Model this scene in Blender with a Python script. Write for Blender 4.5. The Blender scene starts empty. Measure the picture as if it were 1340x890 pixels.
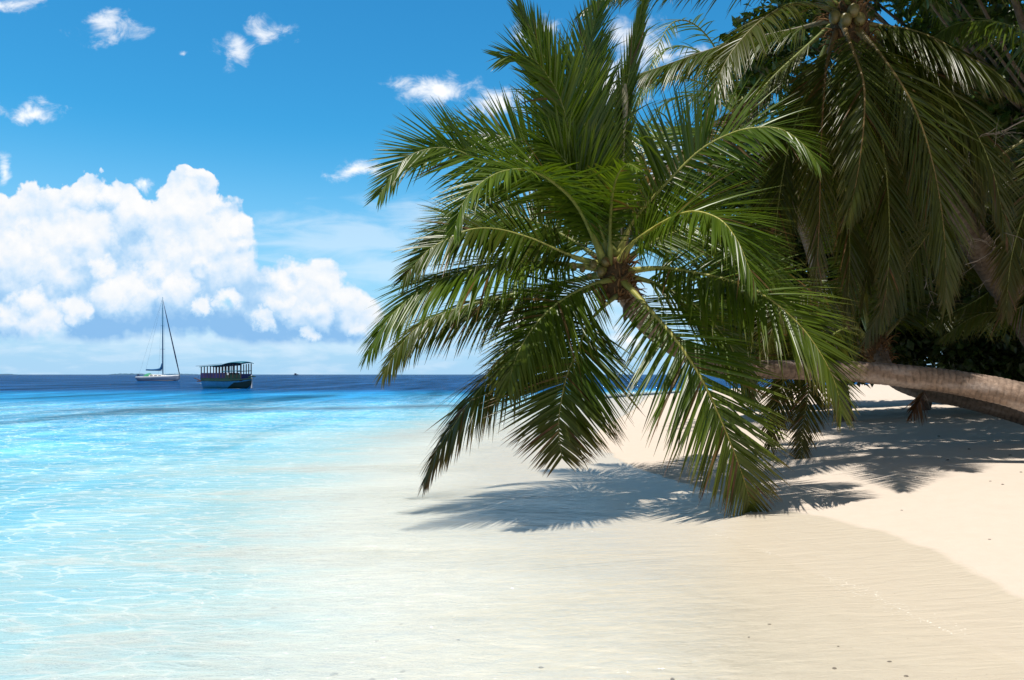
import bpy, math, random
import numpy as np
from mathutils import Vector, Matrix, noise as mnoise

rnd = random.Random(7)
S = bpy.context.scene
COL = S.collection
F = 1042.0            # focal length in photo pixels
CAMZ = 1.7
CX, HY = 670.0, 490.0


def at(px, py, Y):
    """World point seen at photo pixel (px, py) when it stands Y metres ahead."""
    return np.array([(px - CX) / F * Y, Y, CAMZ - (py - HY) / F * Y])


# ------------------------------------------------------------------ materials
def new_mat(name):
    m = bpy.data.materials.new(name)
    m.use_nodes = True
    nt = m.node_tree
    nt.nodes.clear()
    out = nt.nodes.new('ShaderNodeOutputMaterial')
    return m, nt, out


class NB:
    """Small node builder."""
    def __init__(self, nt):
        self.nt = nt

    def n(self, kind, **kw):
        nd = self.nt.nodes.new(kind)
        for k, v in kw.items():
            setattr(nd, k, v)
        return nd

    def link(self, a, b):
        self.nt.links.new(a, b)

    def put(self, sock, v):
        if hasattr(v, 'is_output'):
            self.nt.links.new(v, sock)
        elif isinstance(v, (tuple, list)) and len(v) == 3 and sock.type == 'RGBA':
            sock.default_value = (*v, 1.0)
        else:
            sock.default_value = v

    def math(self, op, a, b=0.0, c=None, clamp=False):
        nd = self.n('ShaderNodeMath', operation=op, use_clamp=clamp)
        self.put(nd.inputs[0], a)
        self.put(nd.inputs[1], b)
        if c is not None:
            self.put(nd.inputs[2], c)
        return nd.outputs[0]

    def vmath(self, op, a, b=None):
        nd = self.n('ShaderNodeVectorMath', operation=op)
        self.put(nd.inputs[0], a)
        if b is not None:
            self.put(nd.inputs[1], b)
        return nd.outputs['Value'] if op in ('DOT_PRODUCT', 'LENGTH') else nd.outputs[0]

    def smooth(self, x, lo, hi, a=0.0, b=1.0):
        nd = self.n('ShaderNodeMapRange', interpolation_type='SMOOTHSTEP')
        self.put(nd.inputs[0], x)
        for i, v in zip((1, 2, 3, 4), (lo, hi, a, b)):
            self.put(nd.inputs[i], v)
        return nd.outputs[0]

    def lin(self, x, lo, hi, a=0.0, b=1.0):
        nd = self.n('ShaderNodeMapRange', interpolation_type='LINEAR')
        self.put(nd.inputs[0], x)
        for i, v in zip((1, 2, 3, 4), (lo, hi, a, b)):
            self.put(nd.inputs[i], v)
        return nd.outputs[0]

    def mix(self, f, a, b, blend='MIX'):
        nd = self.n('ShaderNodeMix', data_type='RGBA', blend_type=blend)
        self.put(nd.inputs['Factor'], f)
        self.put(nd.inputs[6], a)
        self.put(nd.inputs[7], b)
        return nd.outputs[2]

    def noise(self, vec, scale, detail=4.0, rough=0.5, dist=0.0, dim='3D'):
        nd = self.n('ShaderNodeTexNoise', noise_dimensions=dim)
        if vec is not None:
            self.link(vec, nd.inputs['Vector'])
        nd.inputs['Scale'].default_value = scale
        nd.inputs['Detail'].default_value = detail
        nd.inputs['Roughness'].default_value = rough
        nd.inputs['Distortion'].default_value = dist
        return nd.outputs['Fac']

    def voro(self, vec, scale, feature='F1', detail=0.0, dim='3D', smooth=0.5):
        nd = self.n('ShaderNodeTexVoronoi', feature=feature, voronoi_dimensions=dim)
        self.link(vec, nd.inputs['Vector'])
        nd.inputs['Scale'].default_value = scale
        if 'Detail' in nd.inputs:
            nd.inputs['Detail'].default_value = detail
        if feature == 'SMOOTH_F1':
            nd.inputs['Smoothness'].default_value = smooth
        return nd.outputs['Distance']

    def ramp(self, x, stops, interp='LINEAR'):
        nd = self.n('ShaderNodeValToRGB')
        cr = nd.color_ramp
        cr.interpolation = interp
        while len(cr.elements) < len(stops):
            cr.elements.new(0.5)
        for e, (p, c) in zip(cr.elements, stops):
            e.position = p
            e.color = (*c, 1)
        self.put(nd.inputs[0], x)
        return nd.outputs[0]

    def attr(self, name, out='Fac'):
        nd = self.n('ShaderNodeAttribute', attribute_name=name)
        return nd.outputs[out]

    def mapping(self, vec, scale=(1, 1, 1), rot=(0, 0, 0), loc=(0, 0, 0)):
        nd = self.n('ShaderNodeMapping')
        self.link(vec, nd.inputs[0])
        nd.inputs['Location'].default_value = loc
        nd.inputs['Rotation'].default_value = rot
        nd.inputs['Scale'].default_value = scale
        return nd.outputs[0]

    def bump(self, h, strength=0.5, dist=0.02, normal=None):
        nd = self.n('ShaderNodeBump')
        nd.inputs['Strength'].default_value = strength
        nd.inputs['Distance'].default_value = dist
        self.link(h, nd.inputs['Height'])
        if normal is not None:
            self.link(normal, nd.inputs['Normal'])
        return nd.outputs[0]


def principled(b, out, color, rough=0.5, spec=0.5, normal=None, metal=0.0):
    p = b.n('ShaderNodeBsdfPrincipled')
    b.put(p.inputs['Base Color'], color)
    b.put(p.inputs['Roughness'], rough)
    b.put(p.inputs['Specular IOR Level'], spec)
    b.put(p.inputs['Metallic'], metal)
    if normal is not None:
        b.link(normal, p.inputs['Normal'])
    if out is not None:
        b.link(p.outputs[0], out.inputs[0])
    return p


def simple_mat(name, color, rough=0.5, spec=0.5, vary=0.15, scale=3.0, metal=0.0):
    m, nt, out = new_mat(name)
    b = NB(nt)
    tc = b.n('ShaderNodeTexCoord').outputs['Object']
    nz = b.noise(tc, scale, 5, 0.6)
    k = b.lin(nz, 0.3, 0.7, 1 - vary, 1 + vary)
    c = b.vmath('SCALE', color)
    b.put(c.node.inputs['Scale'], k)
    principled(b, out, c, rough, spec, metal=metal)
    return m


def leaf_material():
    m, nt, out = new_mat('palm_leaf')
    b = NB(nt)
    col = b.attr('Col', 'Color')
    p = principled(b, None, col, 0.33, 0.40)
    tr = b.n('ShaderNodeBsdfTranslucent')
    tcol = b.mix(1.0, col, (1.55, 1.5, 0.45), 'MULTIPLY')
    b.put(tr.inputs[0], tcol)
    mx = b.n('ShaderNodeMixShader')
    mx.inputs[0].default_value = 0.30
    b.link(p.outputs[0], mx.inputs[1])
    b.link(tr.outputs[0], mx.inputs[2])
    b.link(mx.outputs[0], out.inputs[0])
    return m


def attr_material(name, rough=0.7, spec=0.3, bump_scale=40, bump=0.4):
    m, nt, out = new_mat(name)
    b = NB(nt)
    col = b.attr('Col', 'Color')
    tc = b.n('ShaderNodeTexCoord').outputs['Object']
    nz = b.noise(tc, bump_scale, 6, 0.65)
    k = b.lin(nz, 0.25, 0.75, 0.7, 1.3)
    c = b.vmath('SCALE', col)
    b.put(c.node.inputs['Scale'], k)
    principled(b, out, c, rough, spec, b.bump(nz, bump, 0.02))
    return m


MAT = {}
MAT['leaf'] = leaf_material()
MAT['stem'] = attr_material('palm_midrib', 0.5, 0.4, 25, 0.15)
MAT['bark'] = attr_material('palm_bark', 0.85, 0.2, 22, 0.9)
MAT['fibre'] = attr_material('palm_fibre', 0.9, 0.1, 60, 0.8)
MAT['nut'] = simple_mat('coconut_skin', (0.15, 0.12, 0.035), 0.4, 0.5, 0.25, 14)
MAT['twig'] = simple_mat('dry_twig', (0.30, 0.25, 0.21), 0.9, 0.2, 0.3, 20)
MAT['wood'] = simple_mat('tree_bark', (0.16, 0.12, 0.09), 0.9, 0.2, 0.4, 9)


# ------------------------------------------------------------------ mesh helpers
def link_mesh(name, verts, faces, mat, parent=None, col=None, smooth=True, attrs=None):
    me = bpy.data.meshes.new(name)
    me.from_pydata([tuple(v) for v in verts], [], faces)
    if smooth:
        me.polygons.foreach_set('use_smooth', [True] * len(me.polygons))
    if col is not None:
        a = me.color_attributes.new('Col', 'FLOAT_COLOR', 'POINT')
        c = np.ones((len(verts), 4), dtype=np.float32)
        c[:, :3] = col
        a.data.foreach_set('color', c.ravel())
    for k, v in (attrs or {}).items():
        a = me.attributes.new(k, 'FLOAT', 'POINT')
        a.data.foreach_set('value', np.asarray(v, dtype=np.float32))
    me.materials.append(mat)
    o = bpy.data.objects.new(name, me)
    COL.objects.link(o)
    if parent is not None:
        o.parent = parent
        o.matrix_parent_inverse = parent.matrix_basis.inverted()
    return o


def tag(o, label, cat, group=None):
    o['label'] = label
    o['category'] = cat
    if group:
        o['group'] = group
    return o


def empty(name, loc, label, cat, group=None):
    o = bpy.data.objects.new(name, None)
    o.empty_display_size = 0.3
    o.location = tuple(loc)
    COL.objects.link(o)
    return tag(o, label, cat, group)


def structure(o):
    o['kind'] = 'structure'
    return o


def nrm(v):
    n = np.linalg.norm(v, axis=-1, keepdims=True)
    return v / np.maximum(n, 1e-9)


def catmull(P, m):
    """Resample a Catmull-Rom curve through P into m points of equal arc length."""
    P = np.asarray(P, float)
    if len(P) == 2:
        P = np.array([P[0], (P[0] + P[1]) / 2, P[1]])
    Q = np.vstack([2 * P[0] - P[1], P, 2 * P[-1] - P[-2]])
    pts = []
    for i in range(1, len(Q) - 2):
        p0, p1, p2, p3 = Q[i - 1], Q[i], Q[i + 1], Q[i + 2]
        for t in np.linspace(0, 1, 24, endpoint=False):
            pts.append(0.5 * (2 * p1 + (p2 - p0) * t + (2 * p0 - 5 * p1 + 4 * p2 - p3) * t * t + (3 * p1 - p0 - 3 * p2 + p3) * t ** 3))
    pts.append(P[-1])
    pts = np.array(pts)
    d = np.concatenate([[0], np.cumsum(np.linalg.norm(np.diff(pts, axis=0), axis=1))])
    u = np.linspace(0, d[-1], m)
    return np.stack([np.interp(u, d, pts[:, k]) for k in range(3)], 1), d[-1]


def frames(P, ref=(0.13, 0.21, 0.97)):
    T = nrm(np.gradient(P, axis=0))
    N = np.zeros_like(P)
    n = np.array(ref, float)
    for i in range(len(P)):
        n = n - T[i] * np.dot(n, T[i])
        n = n / max(np.linalg.norm(n), 1e-9)
        N[i] = n
    return T, N, np.cross(T, N)


def tube(P, R, sides=8, ref=(0.13, 0.21, 0.97), rfun=None):
    P = np.asarray(P, float)
    T, N, B = frames(P, ref)
    R = np.broadcast_to(np.asarray(R, float), (len(P),))
    a = np.linspace(0, 2 * np.pi, sides, endpoint=False)
    V = []
    for i in range(len(P)):
        r = R[i] * (np.ones(sides) if rfun is None else rfun(i, a))
        V.append(P[i] + (np.cos(a) * r)[:, None] * N[i] + (np.sin(a) * r)[:, None] * B[i])
    V = np.vstack(V)
    Fc = []
    for i in range(len(P) - 1):
        for k in range(sides):
            k2 = (k + 1) % sides
            Fc.append((i * sides + k, i * sides + k2, (i + 1) * sides + k2, (i + 1) * sides + k))
    Fc.append(tuple(range(sides))[::-1])
    Fc.append(tuple((len(P) - 1) * sides + k for k in range(sides)))
    return V, Fc


class Mesh:
    """Collects several shapes of one part."""
    def __init__(self):
        self.V, self.F, self.C = [], [], []
        self.k = 0

    def add(self, V, Fc, col=None):
        V = np.asarray(V, float)
        self.V.append(V)
        self.F += [tuple(i + self.k for i in f) for f in Fc]
        self.k += len(V)
        if col is not None:
            c = np.asarray(col, float)
            self.C.append(np.broadcast_to(c, (len(V), 3)))
        return self

    def box(self, x0, x1, y0, y1, z0, z1, M=None):
        V = np.array([[x, y, z] for x in (x0, x1) for y in (y0, y1) for z in (z0, z1)], float)
        Fc = [(0, 1, 3, 2), (4, 6, 7, 5), (0, 4, 5, 1), (2, 3, 7, 6), (0, 2, 6, 4), (1, 5, 7, 3)]
        if M is not None:
            V = np.array([list(M @ Vector(v)) for v in V])
        return self.add(V, Fc)

    def rod(self, a, b, r, sides=6):
        P = np.array([a, b], float)
        d = nrm(P[1] - P[0])
        ref = (1, 0, 0) if abs(d[2]) > 0.8 else (0, 0, 1)
        return self.add(*tube(P, r, sides, ref))

    def build(self, name, mat, parent=None, smooth=False):
        return link_mesh(name, np.vstack(self.V), self.F, mat, parent, np.vstack(self.C) if self.C else None, smooth)


# ------------------------------------------------------------------ palm fronds
GREEN = np.array([0.052, 0.096, 0.007])
LIME = np.array([0.112, 0.170, 0.010])
OLIVE = np.array([0.0672, 0.0672, 0.0072])
BROWN = np.array([0.16, 0.075, 0.035])
STRAW = np.array([0.34, 0.27, 0.16])


def frond(parent, pts, face=(0, -1, 0), L=0.8, n=132, droop=0.5, ang=(68, 24), lift=14, t0=0.14, width=0.034,
          base=GREEN, alt=LIME, brown=0.0, rib=(0.22, 0.24, 0.06), r0=0.034, seed=0, twist=0.0, fold=0.0, messy=1.0, tipfrac=0.24, sides=(1, 1)):
    g = np.random.default_rng(seed + 11)
    M = 48
    P, length = catmull(pts, M)
    T = nrm(np.gradient(P, axis=0))
    N = np.zeros_like(P)
    nn = np.array(face, float)
    for i in range(M):
        q = nn - T[i] * np.dot(nn, T[i])
        if np.linalg.norm(q) < 0.15 and i > 0:
            q = N[i - 1] - T[i] * np.dot(N[i - 1], T[i])
        N[i] = q / np.linalg.norm(q)
    for _ in range(6):
        N[1:-1] = (N[:-2] + 2 * N[1:-1] + N[2:]) / 4
        N = nrm(N - T * np.sum(N * T, axis=1, keepdims=True))
    if twist:
        a = np.radians(twist) * np.linspace(0, 1, M) ** 1.2
        Bn = np.cross(T, N)
        N = np.cos(a)[:, None] * N + np.sin(a)[:, None] * Bn
    B = np.cross(T, N)
    Pl, Fl, Cl = [], [], []
    K = 6
    sg = np.linspace(0, 1, K + 1)
    prof = np.array([0.6, 1.0, 1.0, 0.86, 0.64, 0.36, 0.04])
    cnt = 0
    for side in (-1, 1):
        if not sides[0 if side < 0 else 1]:
            continue
        t = np.linspace(t0, 0.995, n) + g.normal(0, 0.0022, n)
        t = np.clip(t, t0 * 0.9, 0.999)
        fi = t * (M - 1)
        i0 = np.clip(fi.astype(int), 0, M - 2)
        w = (fi - i0)[:, None]
        lerp = lambda A: A[i0] * (1 - w) + A[i0 + 1] * w
        p, tt, nv, bv = lerp(P), nrm(lerp(T)), nrm(lerp(N)), nrm(lerp(B))
        q = np.clip((t - t0) / (1 - t0), 0, 1)
        ln = L * (0.5 + 0.5 * np.clip(q / 0.22, 0, 1) ** 0.8) * (1 - (1 - tipfrac) * np.clip((q - 0.40) / 0.60, 0, 1) ** 1.25)
        ln = ln * (1 + g.normal(0, 0.06 * messy, n))
        al = np.radians(1.1 * (ang[0] + (ang[1] - ang[0]) * q ** 1.2) + g.normal(0, 3.0 * messy, n))
        el = np.radians(lift + fold * 60 + g.normal(0, 7 * messy, n))
        lat = side * bv * np.cos(el)[:, None] + nv * np.sin(el)[:, None]
        D0 = np.cos(al)[:, None] * tt + np.sin(al)[:, None] * lat
        dr = droop * (1 + g.normal(0, 0.22 * messy, n))
        # a few leaflets hang limp
        limp = g.random(n) < 0.04 * messy
        dr = np.where(limp, dr + 0.8, dr)
        br = brown * np.clip((q - 0.35) / 0.65, 0, 1) ** 1.1
        mixr = np.clip(g.normal(0.35, 0.22, n), 0, 1)
        jb = np.where(g.random(n) < 0.02 + 0.05 * brown, 0.75, 0.0)
        pos = p.copy()
        prev = None
        rows = []
        roll = g.normal(0, 0.30, n) + 0.25 * side
        for k in range(K + 1):
            s = sg[k]
            D = nrm(D0 + np.array([0, 0, -1.0]) * (dr * (0.30 + 0.55 * s))[:, None])
            if k > 0:
                pos = pos + D * (ln / K)[:, None]
            W = nrm(tt - D * np.sum(tt * D, 1, keepdims=True))
            U = np.cross(D, W)
            W2 = np.cos(roll)[:, None] * W + np.sin(roll)[:, None] * U
            U2 = np.cross(D, W2)
            hw = width * prof[k] * 0.5 * (0.5 + 0.5 * ln / L)
            rows.append((pos - W2 * hw[:, None], pos - U2 * (hw * 0.34)[:, None] * 1.0, pos + W2 * hw[:, None]))
            c = base[None] * (1 - mixr)[:, None] + alt[None] * mixr[:, None]
            tb = np.clip(br * (0.3 + 0.8 * s) + brown * 0.5 * np.clip((s - 0.6) / 0.4, 0, 1) + 0.35 * (s > 0.9) + jb, 0, 1)[:, None]
            bcol = BROWN[None] * (0.6 + 0.7 * g.random((n, 1)))
            c = c * (1 - tb) + bcol * tb
            Cl.append(np.repeat(c[:, None, :], 3, 1))
        A = np.array(rows)                      # K+1, 3, n, 3
        A = A.transpose(2, 0, 1, 3)             # n, K+1, 3, 3
        Cc = np.array(Cl[-(K + 1):]).transpose(1, 0, 2, 3)
        del Cl[-(K + 1):]
        Pl.append(A.reshape(-1, 3))
        Cl.append(Cc.reshape(-1, 3))
        for i in range(n):
            o = cnt + i * (K + 1) * 3
            for k in range(K):
                a0 = o + k * 3
                Fl.append((a0, a0 + 1, a0 + 4, a0 + 3))
                Fl.append((a0 + 1, a0 + 2, a0 + 5, a0 + 4))
        cnt += n * (K + 1) * 3
    Rr = r0 * (1 - 0.9 * np.linspace(0, 1, M) ** 0.75) * 0.8 + 0.004
    sp = np.stack([P - B * Rr[:, None], P - N * Rr[:, None], P + B * Rr[:, None]], 1).reshape(-1, 3)
    for k in range(M - 1):
        for j in (0, 1):
            a0 = cnt + k * 3 + j
            Fl.append((a0, a0 + 1, a0 + 4, a0 + 3))
    Pl.append(sp)
    Cl.append(np.tile(np.array(rib), (len(sp), 1)))
    lf = link_mesh('frond', np.vstack(Pl), Fl, MAT['leaf'], parent, np.vstack(Cl), smooth=True)
    tt = np.linspace(0, 1, M)
    R = r0 * (1 - 0.9 * tt ** 0.75) + 0.035 * np.exp(-tt * 14) * (r0 / 0.034)
    R = np.maximum(R, 0.004)
    V, Fc = tube(P - N * R[:, None] * 0.4, R, 7)
    rc = np.array(rib)[None] * (0.85 + 0.3 * g.random((M, 1)))
    ro = np.clip(brown * (tt - 0.5) * 1.6, 0, 0.8)[:, None]
    rc = rc * (1 - ro) + BROWN * ro
    link_mesh('midrib', V, Fc, MAT['stem'], lf, np.repeat(rc, 7, 0))
    return lf


def palm_trunk(parent, pts, radii, name='trunk', seed=0, ring=0.085, tone=(0.27, 0.20, 0.15)):
    g = np.random.default_rng(seed)
    pts = [np.asarray(p, float) for p in pts]
    _, ln = catmull(pts, 10)
    m = max(20, int(ln / 0.018))
    P, ln = catmull(pts, m)
    u = np.linspace(0, 1, m)
    R = np.interp(u, np.linspace(0, 1, len(radii)), radii)
    sides = 28
    ph = np.cumsum(1 + 0.35 * np.array([mnoise.noise(Vector((i * 0.02, seed, 0))) for i in range(m)])) * (ln / m) / ring
    ds = np.zeros((m, sides))
    an = np.linspace(0, 2 * np.pi, sides, endpoint=False)
    for i in range(m):
        for k in range(sides):
            v = Vector((math.cos(an[k]) * 1.3, math.sin(an[k]) * 1.3, u[i] * ln * 2.2 + seed))
            f = ph[i] + 0.55 * mnoise.noise(v)
            fr = f - math.floor(f)
            notch = math.exp(-(min(fr, 1 - fr) / 0.10) ** 2)
            ds[i, k] = notch
    lump = np.array([[mnoise.fractal(Vector((math.cos(a) * 1.1, math.sin(a) * 1.1, u[i] * ln * 1.1 + seed * 3)), 1.0, 2.0, 4) for a in an] for i in range(m)])
    fine = np.array([[mnoise.noise(Vector((math.cos(a) * 5, math.sin(a) * 5, u[i] * ln * 14 + seed))) for a in an] for i in range(m)])

    def rf(i, a):
        return 1 - 0.055 * ds[i] + 0.05 * lump[i] + 0.018 * fine[i]
    V, Fc = tube(P, R, sides, rfun=rf)
    t = np.array(tone)
    c = np.ones((m, sides, 3)) * t
    c *= (1 + 0.50 * lump + 0.34 * fine)[..., None]
    c = c * (1 - 0.34 * ds[..., None])
    li = np.clip((lump - 0.12) * 3, 0, 0.6)[..., None]
    c = c * (1 - li) + t * np.array([1.3, 1.5, 1.75]) * li
    return link_mesh(name, V, Fc, MAT['bark'], parent, np.clip(c, 0.01, 1).reshape(-1, 3))


def fibre_sheath(parent, c, axis, r, seed, n=150, ln=0.45):
    """Ragged brown net and old leaf bases wrapped round the growing point."""
    g = np.random.default_rng(seed)
    M = Mesh()
    axis = nrm(np.array(axis, float))
    a1 = nrm(np.cross(axis, [0.3, 0.5, 0.9]))
    a2 = np.cross(axis, a1)
    core = np.array([c - axis * ln * 0.9, c - axis * ln * 0.45, c, c + axis * ln * 0.35])
    Pc, _ = catmull(core, 14)
    M.add(*tube(Pc, np.interp(np.linspace(0, 1, 14), [0, .4, .8, 1], [r * .8, r * 1.05, r * 0.9, r * .3]), 16, a1,
                rfun=lambda i, a: 1 + 0.12 * np.sin(a * 7 + i * 1.7)), (0.12, 0.075, 0.04))
    for _ in range(n):
        th = g.uniform(0, 2 * np.pi)
        rad = np.cos(th) * a1 + np.sin(th) * a2
        s = c + axis * g.uniform(-ln, ln * 0.25) + rad * r * g.uniform(0.8, 1.0)
        d = nrm(axis * g.uniform(0.2, 1.0) + rad * g.uniform(0.4, 1.2) + g.normal(0, 0.25, 3))
        l = g.uniform(0.10, 0.32)
        e = s + d * l * 0.6
        f = s + d * l + np.array([0, 0, -1]) * l * g.uniform(0.1, 0.5)
        P, _ = catmull([s, e, f], 6)
        cc = np.array([0.20, 0.11, 0.05]) * g.uniform(0.5, 1.5)
        M.add(*tube(P, np.linspace(g.uniform(0.008, 0.022), 0.003, 6), 5), cc)
    return M.build('fibre_sheath', MAT['fibre'], parent, True)


def coconut(parent, c, r, seed):
    g = np.random.default_rng(seed)
    V, Fc = [], []
    nu, nv = 14, 10
    ax = nrm(np.array([g.normal(0, 0.3), g.normal(0, 0.3), 1.0]))
    a1 = nrm(np.cross(ax, [1, 0.2, 0]))
    a2 = np.cross(ax, a1)
    for j in range(nv + 1):
        ph = np.pi * j / nv
        for i in range(nu):
            th = 2 * np.pi * i / nu
            rr = r * math.sin(ph) * (1 + 0.06 * math.cos(3 * th))
            V.append(c + ax * (-r * 1.25 * math.cos(ph)) + (a1 * math.cos(th) + a2 * math.sin(th)) * rr)
    for j in range(nv):
        for i in range(nu):
            Fc.append((j * nu + i, j * nu + (i + 1) % nu, (j + 1) * nu + (i + 1) % nu, (j + 1) * nu + i))
    return link_mesh('coconut', np.array(V), Fc, MAT['nut'], parent)


def px(*seq):
    return [at(*p) for p in seq]


# ------------------------------------------------------------------ terrain profile
WL = np.array([(-60, 6), (-6, 3.6), (0, 3.4), (4.8, 3.0), (6.1, 2.8), (8.2, 2.35), (10.1, 1.95), (13, 1.6), (16, 1.45), (18, 1.5), (22, 1.85), (26, 2.5),
               (35, 4.5), (59, 9.0), (80, 19), (100, 36), (112, 54), (125, 95), (150, 260), (160, 1200), (170, 20000)], float)
DL = np.array([(-60, 6.6), (-6, 4.3), (0, 4.0), (4.0, 3.75), (5.8, 3.72), (7.2, 3.8), (8.1, 3.75), (9.5, 3.2), (11, 2.75), (14, 2.2), (18, 1.95), (22, 2.3), (26, 3.1),
               (35, 5.2), (59, 10.2), (80, 21), (100, 38), (112, 57), (125, 100), (150, 280), (160, 1230), (170, 20500)], float)


def s_off(X, Y, line):
    x = np.interp(Y, line[:, 0], line[:, 1])
    dx = (np.interp(Y + 0.5, line[:, 0], line[:, 1]) - np.interp(Y - 0.5, line[:, 0], line[:, 1]))
    return (X - x) / np.sqrt(1 + dx * dx)


def sstep(x, a, b):
    t = np.clip((x - a) / (b - a), 0, 1)
    return t * t * (3 - 2 * t)


def shore(X, Y):
    s = s_off(X, Y, WL)
    yl = np.interp(X, [9, 19, 36, 54, 95, 260, 20000], [59, 80, 100, 112, 125, 150, 170])
    return np.where(Y > 100, np.minimum(s, np.where(s < 0, yl - Y, s)), s)


def height(X, Y):
    s = shore(X, Y)
    o = np.maximum(-s, 0)
    d = 0.026 * o + 0.017 * o ** 1.85
    cap = 1.15 + 1.25 * sstep(Y, 40, 58)
    d = cap * (1 - np.exp(-d / cap))
    d = d + 9 * sstep(Y + 3 * np.sin(X * 0.05) + 2 * np.sin(X * 0.21 + 1), 64, 100) * sstep(o, 0, 25)
    p = np.maximum(s, 0)
    h = 0.075 * np.minimum(p, 1.3) + 0.10 * np.clip(p - 1.3, 0, 2.2) + 0.04 * np.clip(p - 3.5, 0, 8)
    sd = s_off(X, Y, DL)
    h = h + 0.022 * sstep(sd, -0.05, 0.12) * (p > 0) * np.clip(1 - Y / 60, 0, 1)
    return np.where(s > 0, h, -d)


def bumps(X, Y):
    """Foot-worn hummocks on the dry sand."""
    out = np.zeros(X.size)
    xf, yf = X.ravel(), Y.ravel()
    sd = s_off(xf, yf, DL)
    for i in np.nonzero((sd > 0.2) & (yf < 140) & (xf < 90) & (yf > 0))[0]:
        a = min(1.0, (sd[i] - 0.2) / 2.5)
        amp = 0.014 + 0.05 * max(0, min(1, (yf[i] - 10) / 20))
        out[i] = a * amp * mnoise.fractal(Vector((xf[i] * 0.9, yf[i] * 0.9, 3.1)), 0.9, 2.0, 4)
    return out.reshape(X.shape)


def axis_pts(lo, hi, step, far, n):
    core = np.arange(lo, hi, step)
    a = np.geomspace(step, far, n)
    return np.concatenate([lo - a[::-1], core, hi + a])


def grid(name, xs, ys, zf, mat, attrs):
    X, Y = np.meshgrid(xs, ys)
    Z = zf(X, Y)
    V = np.stack([X.ravel(), Y.ravel(), Z.ravel()], 1)
    nx, ny = len(xs), len(ys)
    i = np.arange(nx * ny).reshape(ny, nx)
    Fc = np.stack([i[:-1, :-1].ravel(), i[:-1, 1:].ravel(), i[1:, 1:].ravel(), i[1:, :-1].ravel()], 1)
    return link_mesh(name, V, [tuple(f) for f in Fc.tolist()], mat, None, None, True, {k: f(X, Y, Z).ravel() for k, f in attrs.items()})


REEF = [(-30, 40), (-22, 38.5), (-14, 38.2), (-8, 40), (-4, 43), (-1, 44.2)]


def reef_amount(X, Y):
    d = np.full(X.shape, 1e9)
    w = np.ones(X.shape)
    for (x0, y0), (x1, y1) in zip(REEF[:-1], REEF[1:]):
        t = np.clip(((X - x0) * (x1 - x0) + (Y - y0) * (y1 - y0)) / ((x1 - x0) ** 2 + (y1 - y0) ** 2), 0, 1)
        q = np.hypot(X - x0 - t * (x1 - x0), (Y - y0 - t * (y1 - y0)))
        d = np.minimum(d, q)
    return np.clip(1 - d / 4.2, 0, 1) * sstep(X, -34, -12) * (1 - sstep(X, -1.0, 1.0))


def sand_material():
    m, nt, out = new_mat('coral_sand')
    b = NB(nt)
    tc = b.n('ShaderNodeTexCoord').outputs['Object']
    sd = b.attr('sd')
    s = b.attr('s')
    n1 = b.noise(tc, 1.3, 6, 0.6)
    edge = b.math('ADD', sd, b.lin(n1, 0.3, 0.7, -0.07, 0.07))
    dry = b.smooth(edge, -0.05, 0.06)
    under = b.smooth(s, -4.5, 0.3, 1.0, 0.0)
    wetc = b.mix(under, (0.60, 0.525, 0.415), (0.84, 0.76, 0.65))
    c = b.mix(dry, wetc, (0.635, 0.54, 0.452))
    mot = b.noise(tc, 5.0, 8, 0.7)
    c = b.mix(b.lin(mot, 0.35, 0.7, 0.0, 0.22), c, (0.50, 0.42, 0.33))
    grain = b.noise(tc, 170, 3, 0.8)
    c = b.mix(b.lin(grain, 0.6, 0.8, 0.0, 0.30), c, (0.35, 0.29, 0.23))
    # darker shell grit, more of it on the wet swash
    vn = b.voro(tc, 26, 'F1')
    pick = b.noise(tc, 9, 2, 0.6)
    grit = b.math('MULTIPLY', b.smooth(vn, 0.06, 0.17, 1, 0), b.smooth(pick, 0.60, 0.68))
    grit = b.math('MULTIPLY', grit, b.lin(dry, 0, 1, 0.75, 0.1))
    c = b.mix(grit, c, (0.17, 0.135, 0.105))
    # ripples left by the swash run slantwise to the waterline
    rp = b.mapping(tc, (1.0, 4.6, 1), (0, 0, math.radians(-22)))
    rip = b.noise(rp, 2.2, 5, 0.55, 0.5)
    rip = b.math('MULTIPLY', rip, b.lin(dry, 0, 1, 1.0, 0.15))
    h = b.math('ADD', b.math('MULTIPLY', rip, 1.3), b.math('MULTIPLY', mot, 0.45))
    h = b.math('ADD', h, b.math('MULTIPLY', grain, 0.12))
    nb = b.bump(h, 0.55, 0.03)
    rough = b.lin(dry, 0, 1, 0.40, 0.95)
    principled(b, out, c, rough, b.lin(dry, 0, 1, 0.5, 0.1), nb)
    return m


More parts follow.
